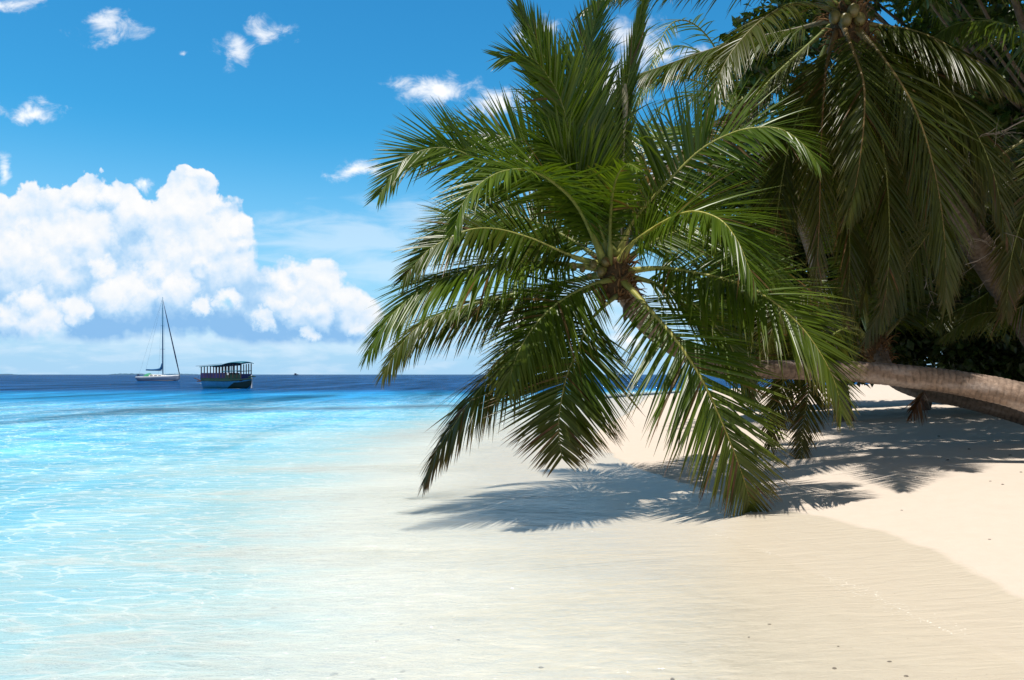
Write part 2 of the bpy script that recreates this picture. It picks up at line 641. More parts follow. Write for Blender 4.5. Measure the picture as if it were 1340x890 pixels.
def water_material():
    m, nt, out = new_mat('lagoon_water')
    b = NB(nt)
    tc = b.n('ShaderNodeTexCoord').outputs['Object']
    d = b.attr('depth')
    reef = b.attr('reef')
    w0 = b.mapping(tc, (0.75, 2.1, 1), (0, 0, math.radians(14)))
    h1 = b.noise(w0, 1.1, 5, 0.55, 0.9)
    h2 = b.noise(w0, 4.2, 4, 0.6, 0.7)
    w3 = b.mapping(tc, (0.09, 0.32, 1), (0, 0, math.radians(6)))
    h3 = b.noise(w3, 1.0, 6, 0.62, 0.4)
    deepen = b.smooth(d, 0.02, 0.6)
    hh = b.math('ADD', b.math('MULTIPLY', h1, 1.0), b.math('MULTIPLY', h2, 0.5))
    hh = b.math('MULTIPLY', hh, b.lin(deepen, 0, 1, 0.22, 1.0))
    hh = b.math('ADD', hh, b.math('MULTIPLY', h3, 2.2))
    nb = b.bump(hh, 1.0, 0.34)
    # net of gathered light, painted into the surface tint and body colour
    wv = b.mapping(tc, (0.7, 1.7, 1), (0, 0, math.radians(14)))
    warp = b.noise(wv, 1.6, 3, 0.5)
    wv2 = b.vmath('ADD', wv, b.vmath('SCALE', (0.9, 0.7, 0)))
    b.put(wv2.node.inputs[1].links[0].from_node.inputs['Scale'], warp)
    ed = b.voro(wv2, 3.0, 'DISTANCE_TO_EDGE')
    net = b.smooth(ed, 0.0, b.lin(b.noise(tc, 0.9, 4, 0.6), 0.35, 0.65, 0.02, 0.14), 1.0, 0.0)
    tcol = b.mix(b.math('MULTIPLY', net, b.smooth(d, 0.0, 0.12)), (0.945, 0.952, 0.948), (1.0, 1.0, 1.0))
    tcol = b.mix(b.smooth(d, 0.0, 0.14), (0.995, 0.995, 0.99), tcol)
    ab = b.n('ShaderNodeCombineXYZ')
    for i_, k_ in enumerate((-0.22, -0.02, -0.01)):
        b.link(b.math('POWER', 2.718, b.math('MULTIPLY', b.math('MAXIMUM', d, 0.0), k_)), ab.inputs[i_])
    tcol = b.mix(1.0, tcol, ab.outputs[0], 'MULTIPLY')
    tr = b.n('ShaderNodeBsdfTransparent')
    b.link(tcol, tr.inputs[0])
    # scattered colour of the water column
    dn = b.math('MULTIPLY', d, b.lin(h3, 0.25, 0.75, 0.62, 1.42))
    dn = b.math('ADD', dn, b.math('MULTIPLY', b.math('SUBTRACT', b.math('ADD', h1, b.math('MULTIPLY', h2, 0.7)), 0.85), b.math('MULTIPLY', deepen, b.math('ADD', 0.20, b.math('MULTIPLY', d, 0.6)))))
    wf = b.noise(b.mapping(tc, (0.16, 0.022, 1), (0, 0, 0.04)), 1.0, 7, 0.68, 0.3)
    dn = b.math('ADD', dn, b.math('MULTIPLY', b.math('MULTIPLY', b.math('SUBTRACT', wf, 0.5), 1.3), b.math('MAXIMUM', b.math('SUBTRACT', d, 1.0), 0.0)))
    dn = b.math('MAXIMUM', dn, b.math('MULTIPLY', d, 0.68))
    u = b.math('DIVIDE', dn, 10.0)
    bc = b.ramp(u, [(0.0, (0.92, 0.89, 0.81)), (0.028, (0.79, 0.84, 0.81)), (0.046, (0.42, 0.66, 0.72)), (0.075, (0.16, 0.47, 0.63)), (0.12, (0.042, 0.30, 0.52)),
                    (0.23, (0.012, 0.21, 0.45)), (0.40, (0.004, 0.13, 0.34)), (0.75, (0.002, 0.065, 0.205)), (1.0, (0.002, 0.050, 0.165))])
    bc = b.mix(b.math('MULTIPLY', net, b.math('MULTIPLY', b.smooth(d, 0.06, 0.35, 0.0, 0.50), b.smooth(d, 1.1, 2.3, 1.0, 0.0))), bc, (0.80, 0.86, 0.85))  # bright lines of the light net painted pale into the body colour
    rn = b.noise(w3, 4.0, 6, 0.7)
    rm = b.math('MULTIPLY', reef, b.smooth(b.math('ADD', rn, b.math('MULTIPLY', reef, 0.35)), 0.50, 0.66))
    bc = b.mix(b.math('MULTIPLY', rm, 0.8), bc, (0.07, 0.135, 0.20))
    # scattered dark patches of weed on the floor of the lagoon
    wp = b.noise(b.mapping(tc, (0.035, 0.22, 1), (0, 0, 0.05), (3.7, 1.2, 0)), 1.6, 5, 0.6)
    weed = b.math('MULTIPLY', b.smooth(wp, 0.58, 0.68), b.math('MULTIPLY', b.smooth(d, 1.0, 1.8), b.smooth(d, 3.0, 5.0, 1, 0)))
    bc = b.mix(b.math('MULTIPLY', weed, 0.55), bc, (0.03, 0.20, 0.36))
    wm = b.noise(b.mapping(tc, (0.55, 0.95, 1), (0, 0, 0.15)), 1.0, 5, 0.62, 0.5)
    vary = b.math('MULTIPLY', b.lin(wf, 0.36, 0.64, 0.40, 1.60), b.lin(wm, 0.3, 0.7, 0.76, 1.20))
    vary = b.math('ADD', 1.0, b.math('MULTIPLY', b.math('SUBTRACT', vary, 1.0), b.smooth(d, 0.3, 1.2)))
    bcs = b.vmath('SCALE', bc)
    b.put(bcs.node.inputs['Scale'], vary)
    bc = bcs
    body = b.n('ShaderNodeBsdfDiffuse')
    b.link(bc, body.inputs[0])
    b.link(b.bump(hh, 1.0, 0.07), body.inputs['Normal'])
    op = b.math('SUBTRACT', 1.0, b.math('POWER', 2.718, b.math('MULTIPLY', b.math('MAXIMUM', b.math('SUBTRACT', dn, 0.11), 0.0), -3.4)))
    op = b.math('MAXIMUM', op, b.math('MULTIPLY', rm, 0.8))
    mx = b.n('ShaderNodeMixShader')
    b.link(op, mx.inputs[0])
    b.link(tr.outputs[0], mx.inputs[1])
    b.link(body.outputs[0], mx.inputs[2])
    fr = b.n('ShaderNodeFresnel')
    fr.inputs['IOR'].default_value = 1.33
    b.link(nb, fr.inputs['Normal'])
    fac = b.math('MINIMUM', b.math('MULTIPLY', fr.outputs[0], 0.80), 0.28)
    fac = b.math('MULTIPLY', fac, b.smooth(d, -0.005, 0.07, 0.15, 1.0))
    fac = b.math('MULTIPLY', fac, b.lin(b.math('MULTIPLY', b.math('SUBTRACT', wf, 0.5), b.smooth(d, 1.0, 2.5)), -0.2, 0.2, 0.35, 1.65))
    gl = b.n('ShaderNodeBsdfGlossy')
    gl.inputs['Roughness'].default_value = 0.06
    b.link(nb, gl.inputs['Normal'])
    m2 = b.n('ShaderNodeMixShader')
    b.link(fac, m2.inputs[0])
    b.link(mx.outputs[0], m2.inputs[1])
    b.link(gl.outputs[0], m2.inputs[2])
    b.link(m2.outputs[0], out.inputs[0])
    return m


xs = axis_pts(-30, 26, 0.28, 14000, 70)
ys = np.concatenate([np.arange(-8, 30, 0.25), 30 + np.geomspace(0.3, 14000, 170)])
sand = structure(grid('sand', xs, ys, lambda X, Y: height(X, Y) + bumps(X, Y), sand_material(),
                      {'sd': lambda X, Y, Z: np.clip(s_off(X, Y, DL), -50, 50), 's': lambda X, Y, Z: np.clip(s_off(X, Y, WL), -50, 50)}))
ywl = np.concatenate([np.arange(-8, 30, 0.5), 30 + np.geomspace(0.5, 14000, 160)])
xwl = axis_pts(-40, 30, 0.5, 14000, 70)
water = structure(grid('sea', xwl, ywl, lambda X, Y: np.zeros_like(X), water_material(),
                       {'depth': lambda X, Y, Z: np.clip(-height(X, Y), -0.2, 12), 'reef': lambda X, Y, Z: reef_amount(X, Y)}))


def ground_z(x, y):
    return float(height(np.array([x]), np.array([y]))[0])


# ------------------------------------------------------------------ leaning palm in front
TREES = 'coconut palms of the beach grove'
crown = at(806, 352, 10.6)
palm = empty('palm_tree', (9.6, 11.0, 0.2), 'leaning coconut palm with bare horizontal trunk and drooping fronds reaching over the shallow water', 'palm tree')
tp = [crown + np.array([-0.02, 0, 0.10]), at(822, 385, 10.75), at(850, 425, 11.0), at(900, 463, 11.4), at(965, 482, 11.8), at(1030, 484, 12.0), at(1110, 486, 12.05), at(1200, 494, 11.9),
      at(1275, 505, 11.65), at(1345, 521, 11.4), at(1440, 558, 11.15), np.array([9.4, 10.9, 0.05]), np.array([9.9, 10.85, -0.5])]
palm_trunk(palm, tp[::-1], [0.36, 0.30, 0.255, 0.225, 0.200, 0.178, 0.165, 0.15, 0.14, 0.135, 0.14, 0.16, 0.15], seed=3, tone=(0.32, 0.23, 0.175))
fibre_sheath(palm, crown, (-0.05, -0.15, 1), 0.20, 5, 190)
for k, (x, y) in enumerate([(762, 352), (776, 346), (786, 356), (770, 362), (750, 349), (792, 343)]):
    coconut(palm, at(x, y, 10.32 + 0.04 * (k % 3)), 0.040 + 0.010 * (k % 3), k)

D = 10.6
UP = (0, -0.45, 0.9)
CAM = (0, -1, 0.12)
main = [
    # pts, options
    (px((800, 345, D), (757, 222, 10.5), (735, 135, 10.2), (708, 88, 9.9), (684, 72, 9.7), (655, 76, 9.6)), dict(face=(0.25, -1, 0.1), L=1.05, droop=0.05, ang=(44, 24), lift=16, alt=LIME)),
    (px((800, 340, D + .1), (768, 190, 11.0), (722, 95, 11.1), (700, 48, 11.1), (678, 10, 11.0)), dict(face=(0.3, -1, 0), L=1.07, droop=0.0, ang=(42, 14), lift=20)),
    (px((805, 335, D), (775, 225, 10.8), (764, 140, 10.9), (771, 60, 10.9), (786, 2, 10.7)), dict(face=(-0.2, -1, 0), L=1.05, droop=0.06, ang=(40, 18), lift=18)),
    (px((795, 342, D), (745, 262, 10.6), (690, 222, 10.5), (628, 208, 10.3), (592, 195, 10.2), (560, 195, 10.1), (527, 211, 10.0), (496, 255, 9.9)), dict(face=(-0.1, -1, 0.35), L=1.02, droop=0.14, ang=(56, 20), lift=10)),
    (px((797, 340, D + .2), (745, 235, 11.4), (688, 188, 11.7), (640, 177, 11.8), (590, 186, 11.8), (552, 215, 11.7)), dict(face=(0, -1, 0.25), L=1.01, droop=0.15, ang=(60, 22), lift=10, rib=(0.3, .28, .2))),
    (px((792, 340, D - .15), (758, 272, 9.9), (722, 236, 9.4), (690, 222, 9.1), (655, 225, 8.85), (625, 243, 8.7), (605, 268, 8.6), (594, 305, 8.55)), dict(face=(-0.25, -0.75, 0.75), L=0.88, droop=0.5, ang=(70, 28), lift=26, alt=LIME * 1.15, r0=.036)),
    (px((785, 345, D - .05), (744, 333, 10.4), (695, 312, 10.2), (652, 300, 10.0), (617, 300, 9.8), (590, 311, 9.7), (560, 328, 9.6), (527, 366, 9.5)), dict(face=(-0.15, -0.8, 0.6), L=0.92, droop=0.45, ang=(62, 24), lift=10, alt=OLIVE, rib=(0.30, 0.30, 0.08))),
    (px((792, 350, D - .1), (740, 345, 10.3), (680, 342, 10.0), (630, 351, 9.8), (580, 364, 9.6), (542, 386, 9.5), (506, 420, 9.4), (482, 460, 9.35)), dict(face=UP, L=1.09, droop=0.95, ang=(60, 20), lift=16)),
    (px((790, 356, D), (740, 368, 10.8), (690, 380, 10.9), (630, 394, 10.9), (580, 410, 10.8), (547, 428, 10.7), (522, 455, 10.6), (502, 488, 10.5)), dict(face=UP, L=1.02, droop=1.0, ang=(60, 22), lift=10, alt=OLIVE, brown=0.15)),
    (px((808, 362, D - .1), (775, 372, 10.2), (742, 388, 9.9), (712, 412, 9.7), (690, 440, 9.5), (674, 472, 9.4), (664, 508, 9.35)), dict(face=(0.25, -0.7, 0.75), L=1.02, droop=0.85, ang=(64, 26), lift=10, alt=LIME, brown=0.25)),
    (px((800, 364, D + .05), (748, 388, 10.5), (710, 425, 10.3), (680, 457, 10.2), (645, 490, 10.1), (618, 522, 10.0), (593, 558, 9.95), (573, 588, 9.9), (556, 628, 9.9)), dict(face=(-0.5, -0.5, 0.75), L=1.02, droop=1.1, ang=(58, 20), lift=12, brown=0.7, alt=OLIVE)),
    (px((815, 380, D), (788, 403, 10.2), (769, 425, 9.9), (757, 457, 9.7), (743, 488, 9.6), (735, 522, 9.5), (731, 558, 9.45), (735, 600, 9.4)), dict(face=CAM, L=1.09, droop=0.3, ang=(62, 46), lift=4, t0=0.30, brown=0.6, alt=GREEN * .8, rib=(0.27, .28, .10), r0=.028)),
    (px((812, 362, D - .1), (838, 391, 10.1), (862, 418, 9.8), (887, 448, 9.55), (917, 494, 9.35), (941, 544, 9.25), (962, 595, 9.25), (977, 639, 9.35), (982, 668, 9.5)), dict(face=(-0.1, -0.9, 0.5), L=1.17, droop=0.42, ang=(62, 26), lift=8, n=132, brown=0.5, rib=(0.30, 0.28, 0.06), r0=0.036)),
    (px((812, 354, D), (862, 350, 10.3), (914, 357, 10.0), (969, 371, 9.7), (1008, 392, 9.5), (1047, 426, 9.4), (1076, 466, 9.3), (1094, 505, 9.3), (1101, 540, 9.3)), dict(face=(0.1, -0.8, 0.65), L=1.09, droop=0.45, ang=(66, 22), lift=12, n=132, brown=0.35, alt=LIME, rib=(0.33, 0.31, 0.07))),
    (px((810, 345, D - .1), (828, 318, 10.3), (868, 290, 9.9), (900, 277, 9.6), (924, 279, 9.4), (947, 291, 9.2), (966, 317, 9.1), (978, 345, 9.05), (989, 372, 9.0)), dict(face=(0.35, -0.85, 0.55), L=1.09, droop=0.45, ang=(66, 24), lift=14, alt=LIME, rib=(0.38, 0.36, 0.08))),
    (px((808, 340, D), (827, 292, 10.6), (868, 244, 10.4), (914, 198, 10.2), (955, 175, 10.0), (988, 167, 9.8), (1022, 169, 9.65), (1050, 188, 9.55), (1070, 214, 9.5)), dict(face=(0.3, -0.85, 0.5), L=1.04, droop=0.4, ang=(64, 24), lift=10, n=132, alt=LIME, rib=(0.34, 0.33, 0.08))),
    (px((812, 338, D + .2), (845, 250, 11.1), (885, 205, 11.3), (930, 163, 11.4), (985, 130, 11.3)), dict(face=(0.5, 0.2, 0.9), L=0.73, droop=1.3, ang=(50, 20), lift=5, base=OLIVE, alt=STRAW, brown=0.5, rib=(0.3, .22, .14))),
    (px((806, 338, D + .1), (808, 240, 10.9), (814, 150, 11.0), (830, 60, 10.9), (850, -30, 10.8)), dict(face=(0.2, -1, 0), L=0.73, droop=0.0, ang=(17, 8), lift=30, alt=LIME * 1.2, width=.03, rib=(0.3, .33, .08))),
    # fronds on the far side of the crown
    (px((806, 340, D + .2), (826, 250, 11.6), (850, 190, 12.3), (890, 165, 13.0), (930, 190, 13.5)), dict(face=(0.2, -0.3, 1), L=1.01, droop=0.6, ang=(62, 24))),
    (px((804, 342, D + .2), (800, 270, 11.5), (780, 215, 12.4), (750, 195, 13.2), (715, 215, 13.9)), dict(face=(0, -0.3, 1), L=1.01, droop=0.6, ang=(62, 24))),
    (px((804, 345, D + .2), (830, 310, 11.7), (850, 300, 12.8), (870, 320, 13.8), (880, 365, 14.4)), dict(face=(0, -0.3, 1), L=1.01, droop=0.8, ang=(62, 24))),
    (px((802, 348, D + .2), (770, 310, 11.6), (730, 300, 12.6), (690, 330, 13.4), (668, 385, 13.8)), dict(face=(0, -0.3, 1), L=1.01, droop=0.8, ang=(62, 24))),
    (px((800, 345, D - .1), (800, 275, 10.0), (806, 235, 9.4), (820, 215, 9.0), (838, 222, 8.7)), dict(face=(0.2, -0.6, 0.8), L=0.54, droop=0.5, ang=(50, 20), n=44, alt=LIME * 1.2)),
    (px((800, 345, D - .05), (772, 260, 10.2), (742, 215, 9.9), (716, 190, 9.7), (690, 205, 9.6)), dict(face=(-0.2, -0.8, 0.5), L=0.83, droop=0.25, ang=(54, 20), lift=16, alt=LIME)),
    (px((815, 358, D + .1), (862, 372, 10.8), (912, 402, 11.0), (955, 452, 11.1), (985, 520, 11.2)), dict(face=(0.2, -0.7, 0.7), L=1.02, droop=0.7, ang=(62, 24), brown=.3)),
    (px((812, 346, D), (850, 318, 10.8), (900, 300, 11.0), (955, 305, 11.1), (1000, 335, 11.1), (1030, 385, 11.1)), dict(face=(0.1, -0.8, 0.6), L=1.05, droop=0.5, ang=(62, 24))),
    (px((798, 348, D + .1), (755, 318, 10.9), (700, 290, 11.1), (640, 278, 11.2), (590, 290, 11.2), (552, 325, 11.2)), dict(face=(0, -0.8, 0.6), L=1.00, droop=0.45, ang=(62, 24))),
]

for k, (pts, kw) in enumerate(main):
    frond(palm, pts, seed=k * 3 + 1, **kw)
# pale opened flower sheath standing between the young fronds
P, _ = catmull(px((812, 330, 10.75), (816, 200, 10.9), (817, 140, 10.95), (815, 90, 10.95)), 30)
u = np.linspace(0, 1, 30)
V, Fc = tube(P, 0.012 + 0.035 * np.exp(-((u - 0.83) / 0.12) ** 2), 9, rfun=lambda i, a: 1 + 0.35 * np.cos(a))
link_mesh('flower_sheath', V, Fc, MAT['stem'], palm, np.tile((0.36, 0.33, 0.22), (len(V), 1)))
P, _ = catmull(px((826, 405, 10.5), (822, 398, 10.45), (818, 412, 10.4), (817, 422, 10.4)), 10)
V, Fc = tube(P, np.interp(np.linspace(0, 1, 10), [0, .5, 1], [0.02, 0.05, 0.006]), 8)
link_mesh('flower_sheath', V, Fc, MAT['stem'], palm, np.tile((0.13, 0.085, 0.05), (len(V), 1)))

# ------------------------------------------------------------------ tall palm
c2 = at(1108, 18, 12.0)
palm2 = empty('palm_tree', (10.6, 13.6, 0.5), 'tall coconut palm leaning seaward, old olive fronds and green coconuts at the top edge', 'palm tree')
palm_trunk(palm2, [np.array([10.7, 13.7, -0.4]), np.array([10.5, 13.6, 0.5]), at(1400, 500, 13.4), at(1325, 392, 13.1), at(1258, 290, 12.8), at(1198, 205, 12.6), at(1140, 100, 12.3), c2],
           [0.34, 0.30, 0.26, 0.235, 0.22, 0.21, 0.19, 0.18], seed=9, tone=(0.15, 0.11, 0.08))  # bark tone lowered to stand in for the shade on this trunk
fibre_sheath(palm2, c2, (-0.3, -0.1, 1), 0.25, 15, 170, 0.55)
for k, (x, y) in enumerate([(1106, 26), (1124, 25), (1116, 14), (1092, 22)]):
    coconut(palm2, at(x, y, 11.65 + 0.06 * (k % 2)), 0.085, 40 + k)
E = 12.0
O1 = np.array([0.052, 0.074, 0.007])
tall = [
    (px((1098, 15, E), (1072, 6, 11.6), (1035, 5, 11.2), (998, 25, 10.9), (968, 54, 10.7), (948, 84, 10.6), (936, 116, 10.5), (922, 158, 10.5), (908, 200, 10.5)), dict(face=(-0.4, -0.5, 0.8), L=0.85, droop=0.9, ang=(58, 24), alt=OLIVE, base=O1, rib=(0.150, 0.135, 0.040))),
    (px((1104, 28, E - .2), (1108, 44, 11.5), (1120, 76, 11.1), (1130, 108, 10.8), (1131, 150, 10.6), (1127, 195, 10.5), (1120, 240, 10.5), (1108, 288, 10.5)), dict(face=(0, -1, 0.25), L=0.98, droop=0.85, ang=(50, 18), lift=4, n=112, base=O1, alt=OLIVE * 1.1, brown=0.14, rib=(0.200, 0.125, 0.040))),
    (px((1116, 24, E), (1148, 32, 11.9), (1188, 38, 11.7), (1225, 51, 11.5), (1262, 72, 11.3), (1299, 91, 11.2), (1330, 118, 11.1)), dict(face=(0.1, -0.45, 0.9), L=1.05, droop=1.5, ang=(58, 26), n=112, base=O1, alt=OLIVE, rib=(0.180, 0.135, 0.035))),
    (px((1100, 30, E), (1084, 75, 11.8), (1078, 125, 11.6), (1074, 200, 11.5), (1072, 290, 11.5), (1067, 385, 11.6)), dict(face=(0.4, -0.9, 0.1), L=0.9, droop=0.5, ang=(44, 18), lift=0, n=112, base=OLIVE * 0.85, alt=O1, brown=0.18, rib=(0.180, 0.100, 0.035))),
    (px((1098, 8, E), (1040, -32, 11.8), (960, -48, 11.6), (880, -40, 11.4), (815, -18, 11.2), (762, 14, 11.1)), dict(face=(0, -0.4, 0.9), L=1.0, droop=1.3, ang=(62, 24), n=112, alt=OLIVE)),
    (px((1098, 20, E + .2), (1050, 35, 12.6), (1000, 46, 12.9), (960, 55, 13.0), (919, 68, 13.1), (874, 84, 13.1), (832, 100, 13.1), (805, 122, 13.1)), dict(face=(0, -0.45, 0.9), L=0.95, droop=1.3, ang=(60, 24), n=112, alt=OLIVE, rib=(0.125, 0.110, 0.060))),
    (px((1114, 8, E), (1170, -45, 11.8), (1250, -58, 11.6), (1320, -40, 11.4), (1390, 0, 11.3)), dict(face=(0, -0.4, 0.9), L=1.0, droop=1.5, ang=(62, 24), n=112, alt=OLIVE)),
    (px((1096, 24, E + .2), (1050, 65, 12.4), (1012, 100, 12.5), (978, 140, 12.5), (945, 195, 12.5), (905, 262, 12.4)), dict(face=(-0.5, -0.4, 0.8), L=0.85, droop=0.9, ang=(54, 20), base=O1, alt=OLIVE, brown=0.12)),
    (px((1100, 30, E + .3), (1066, 90, 12.9), (1040, 170, 13.2), (1022, 260, 13.3), (1012, 350, 13.3)), dict(face=(0, -1, 0.2), L=0.9, droop=0.6, ang=(48, 18), base=O1, alt=OLIVE, brown=0.20)),
    (px((1108, 32, E + .4), (1120, 100, 13.2), (1135, 190, 13.6), (1140, 300, 13.7), (1130, 400, 13.7)), dict(face=(0, -1, 0.2), L=0.95, droop=0.7, ang=(48, 18), base=O1, alt=OLIVE, brown=0.24)),
    (px((1118, 26, E + .3), (1160, 70, 12.7), (1200, 130, 12.9), (1222, 205, 13.0), (1230, 290, 13.0)), dict(face=(0.2, -0.8, 0.5), L=0.95, droop=0.9, ang=(52, 20), base=O1, alt=OLIVE, brown=0.20)),
    (px((1118, 22, E + .2), (1165, 45, 12.5), (1215, 90, 12.7), (1255, 150, 12.8), (1280, 225, 12.8)), dict(face=(0.2, -0.7, 0.7), L=1.0, droop=1.2, ang=(54, 20), base=O1, alt=OLIVE, brown=0.12)),
    (px((1106, 5, E), (1100, -70, 11.8), (1075, -140, 11.4), (1030, -180, 11.0), (980, -170, 10.6)), dict(face=(0.2, -1, 0.3), L=0.95, droop=0.4)),
    (px((1110, 5, E), (1125, -75, 12.0), (1165, -150, 12.1), (1230, -180, 12.2), (1290, -150, 12.2)), dict(face=(0, -1, 0.3), L=0.95, droop=0.4)),
    (px((1108, 5, E - .1), (1108, -50, 11.0), (1112, -80, 10.0), (1118, -70, 9.2), (1125, -20, 8.6)), dict(face=(0, 0, 1), L=0.9, droop=0.7)),
    (px((1106, 10, E + .2), (1095, -50, 13.0), (1080, -70, 14.0), (1060, -50, 15.0), (1040, 0, 15.6)), dict(face=(0, 0, 1), L=0.95, droop=0.7)),
    (px((1110, 10, E + .2), (1150, -40, 13.0), (1190, -40, 14.0), (1225, 0, 14.8), (1245, 60, 15.2)), dict(face=(0, 0, 1), L=0.95, droop=0.8)),
]
tall += [
    (px((1116, 28, E - .1), (1156, 76, 11.3), (1196, 140, 11.1), (1222, 220, 11.1), (1236, 310, 11.2), (1238, 400, 11.3)), dict(face=(0.1, -0.9, 0.35), L=1.1, droop=0.8, ang=(50, 20), base=O1, alt=OLIVE, brown=.15, rib=(0.170, 0.120, 0.035))),
    (px((1118, 24, E + .1), (1186, 66, 11.7), (1250, 130, 11.6), (1296, 215, 11.6), (1318, 310, 11.7)), dict(face=(0.1, -0.8, 0.5), L=1.1, droop=0.9, ang=(52, 20), base=O1, alt=OLIVE, brown=.15)),
    (px((1112, 32, E + .2), (1140, 110, 12.2), (1158, 210, 12.3), (1164, 310, 12.4), (1158, 410, 12.5)), dict(face=(0.1, -0.9, 0.3), L=1.05, droop=0.7, ang=(50, 20), base=O1, alt=OLIVE, brown=.2)),
    (px((1114, 28, E - .1), (1142, 66, 11.5), (1176, 130, 11.3), (1194, 200, 11.3), (1200, 275, 11.4)), dict(face=(0.2, -0.9, 0.35), L=0.95, droop=0.8, ang=(50, 20), base=O1, alt=OLIVE, brown=0.16, rib=(0.180, 0.120, 0.035))),
    (px((1118, 24, E), (1172, 60, 11.9), (1226, 118, 11.9), (1262, 190, 12.0), (1282, 280, 12.1)), dict(face=(0.2, -0.8, 0.5), L=1.0, droop=0.9, ang=(52, 20), base=O1, alt=OLIVE, brown=0.20)),
    (px((1112, 4, E), (1160, -80, 11.7), (1240, -130, 11.2), (1320, -120, 10.8), (1390, -60, 10.5)), dict(face=(0, 0, 1), L=1.0, droop=0.9)),
    (px((1108, 4, E), (1120, -90, 11.2), (1150, -150, 10.5), (1185, -160, 9.9), (1225, -120, 9.4)), dict(face=(0, 0, 1), L=1.0, droop=0.9)),
    (px((1096, 30, E + .2), (1060, 110, 12.6), (1030, 200, 12.7), (1015, 300, 12.8), (1010, 400, 12.9)), dict(face=(-0.2, -0.9, 0.3), L=0.95, droop=0.7, ang=(50, 20), base=O1, alt=OLIVE, brown=0.20)),
    (px((1104, 34, E + .3), (1098, 120, 12.7), (1104, 220, 12.9), (1112, 320, 13.0), (1108, 420, 13.1)), dict(face=(0.2, -0.9, 0.3), L=1.0, droop=0.7, ang=(50, 20), base=O1, alt=OLIVE, brown=0.24)),
]
for k, (pts, kw) in enumerate(tall):
    frond(palm2, pts, seed=200 + k * 3, **{'width': 0.033, **kw, 'n': 132})

# ------------------------------------------------------------------ low palm behind the leaning trunk
c3 = at(1146, 448, 15.0)
palm3 = empty('palm_tree', (9.6, 14.0, 0.4), 'shaded low palm behind the leaning trunk, its own dark trunk almost lying down', 'palm tree')
palm_trunk(palm3, [np.array([10.6, 13.6, -0.3]), np.array([10.2, 13.7, 0.35]), at(1390, 562, 13.8), at(1330, 542, 13.9), at(1265, 524, 14.1), at(1205, 512, 14.4), at(1165, 492, 14.7), c3],
           [0.22, 0.20, 0.165, 0.155, 0.15, 0.145, 0.14, 0.14], seed=14, tone=(0.15, 0.115, 0.09))
fibre_sheath(palm3, c3, (-0.1, 0, 1), 0.2, 25, 120)
G = 15.0
low = [
    (px((1140, 440, G), (1152, 392, 14.8), (1188, 328, 14.6), (1220, 278, 14.4), (1250, 252, 14.2), (1287, 240, 14.0), (1315, 247, 13.8), (1342, 272, 13.7), (1356, 330, 13.6)), dict(face=(0.1, -0.9, 0.5), L=0.95, droop=0.75, ang=(60, 24), lift=8, t0=.3, base=O1, alt=OLIVE, rib=(0.170, 0.130, 0.035))),
    (px((1140, 445, G), (1118, 430, 14.4), (1090, 438, 13.9), (1066, 475, 13.5), (1056, 525, 13.3), (1050, 570, 13.2), (1047, 600, 13.15)), dict(face=(-0.1, -1, 0.2), L=0.9, droop=0.45, ang=(58, 34), brown=0.5, base=O1, alt=OLIVE)),
    (px((1138, 445, G), (1105, 428, 14.6), (1068, 440, 14.3), (1035, 478, 14.1), (1018, 530, 14.0), (1008, 585, 13.95)), dict(face=(-0.1, -1, 0.2), L=0.9, droop=0.55, ang=(58, 30), brown=0.4, base=O1, alt=OLIVE)),
    (px((1140, 440, G), (1120, 360, 15.0), (1090, 290, 15.0), (1050, 240, 14.9), (1005, 225, 14.8)), dict(face=(0, -0.9, 0.4), L=0.9, droop=0.5, base=O1)),
    (px((1150, 440, G), (1165, 350, 15.3), (1160, 260, 15.6), (1130, 195, 15.8), (1090, 165, 15.8)), dict(face=(0, -0.9, 0.4), L=0.9, droop=0.5, base=O1)),
    (px((1152, 444, G), (1195, 405, 15.0), (1245, 397, 14.8), (1296, 402, 14.6), (1340, 412, 14.5), (1385, 440, 14.4)), dict(face=(0, -0.45, 0.9), L=0.95, droop=1.4, ang=(60, 26), n=112, base=O1, alt=OLIVE, rib=(0.150, 0.135, 0.035))),
    (px((1150, 440, G), (1185, 372, 15.2), (1225, 335, 15.2), (1270, 340, 15.1), (1305, 390, 15.0)), dict(face=(0, -0.7, 0.7), L=0.95, droop=1.0, base=O1, alt=OLIVE)),
    (px((1136, 445, G), (1100, 400, 15.0), (1060, 385, 14.9), (1020, 410, 14.8), (1000, 470, 14.7)), dict(face=(0, -0.7, 0.7), L=0.9, droop=0.9, base=O1, alt=OLIVE, brown=.3)),
    (px((1150, 440, G + .2), (1175, 400, 16.0), (1200, 400, 17.0), (1225, 430, 17.6)), dict(face=(0, -0.4, 0.9), L=0.9, droop=1.0, base=O1)),
    (px((1140, 440, G + .2), (1110, 380, 16.2), (1080, 370, 17.2), (1050, 410, 17.8)), dict(face=(0, -0.4, 0.9), L=0.9, droop=1.0, base=O1)),
]
for k, (pts, kw) in enumerate(low):
    frond(palm3, pts, seed=400 + k * 3, **{'width': 0.033, **kw, 'n': 132})

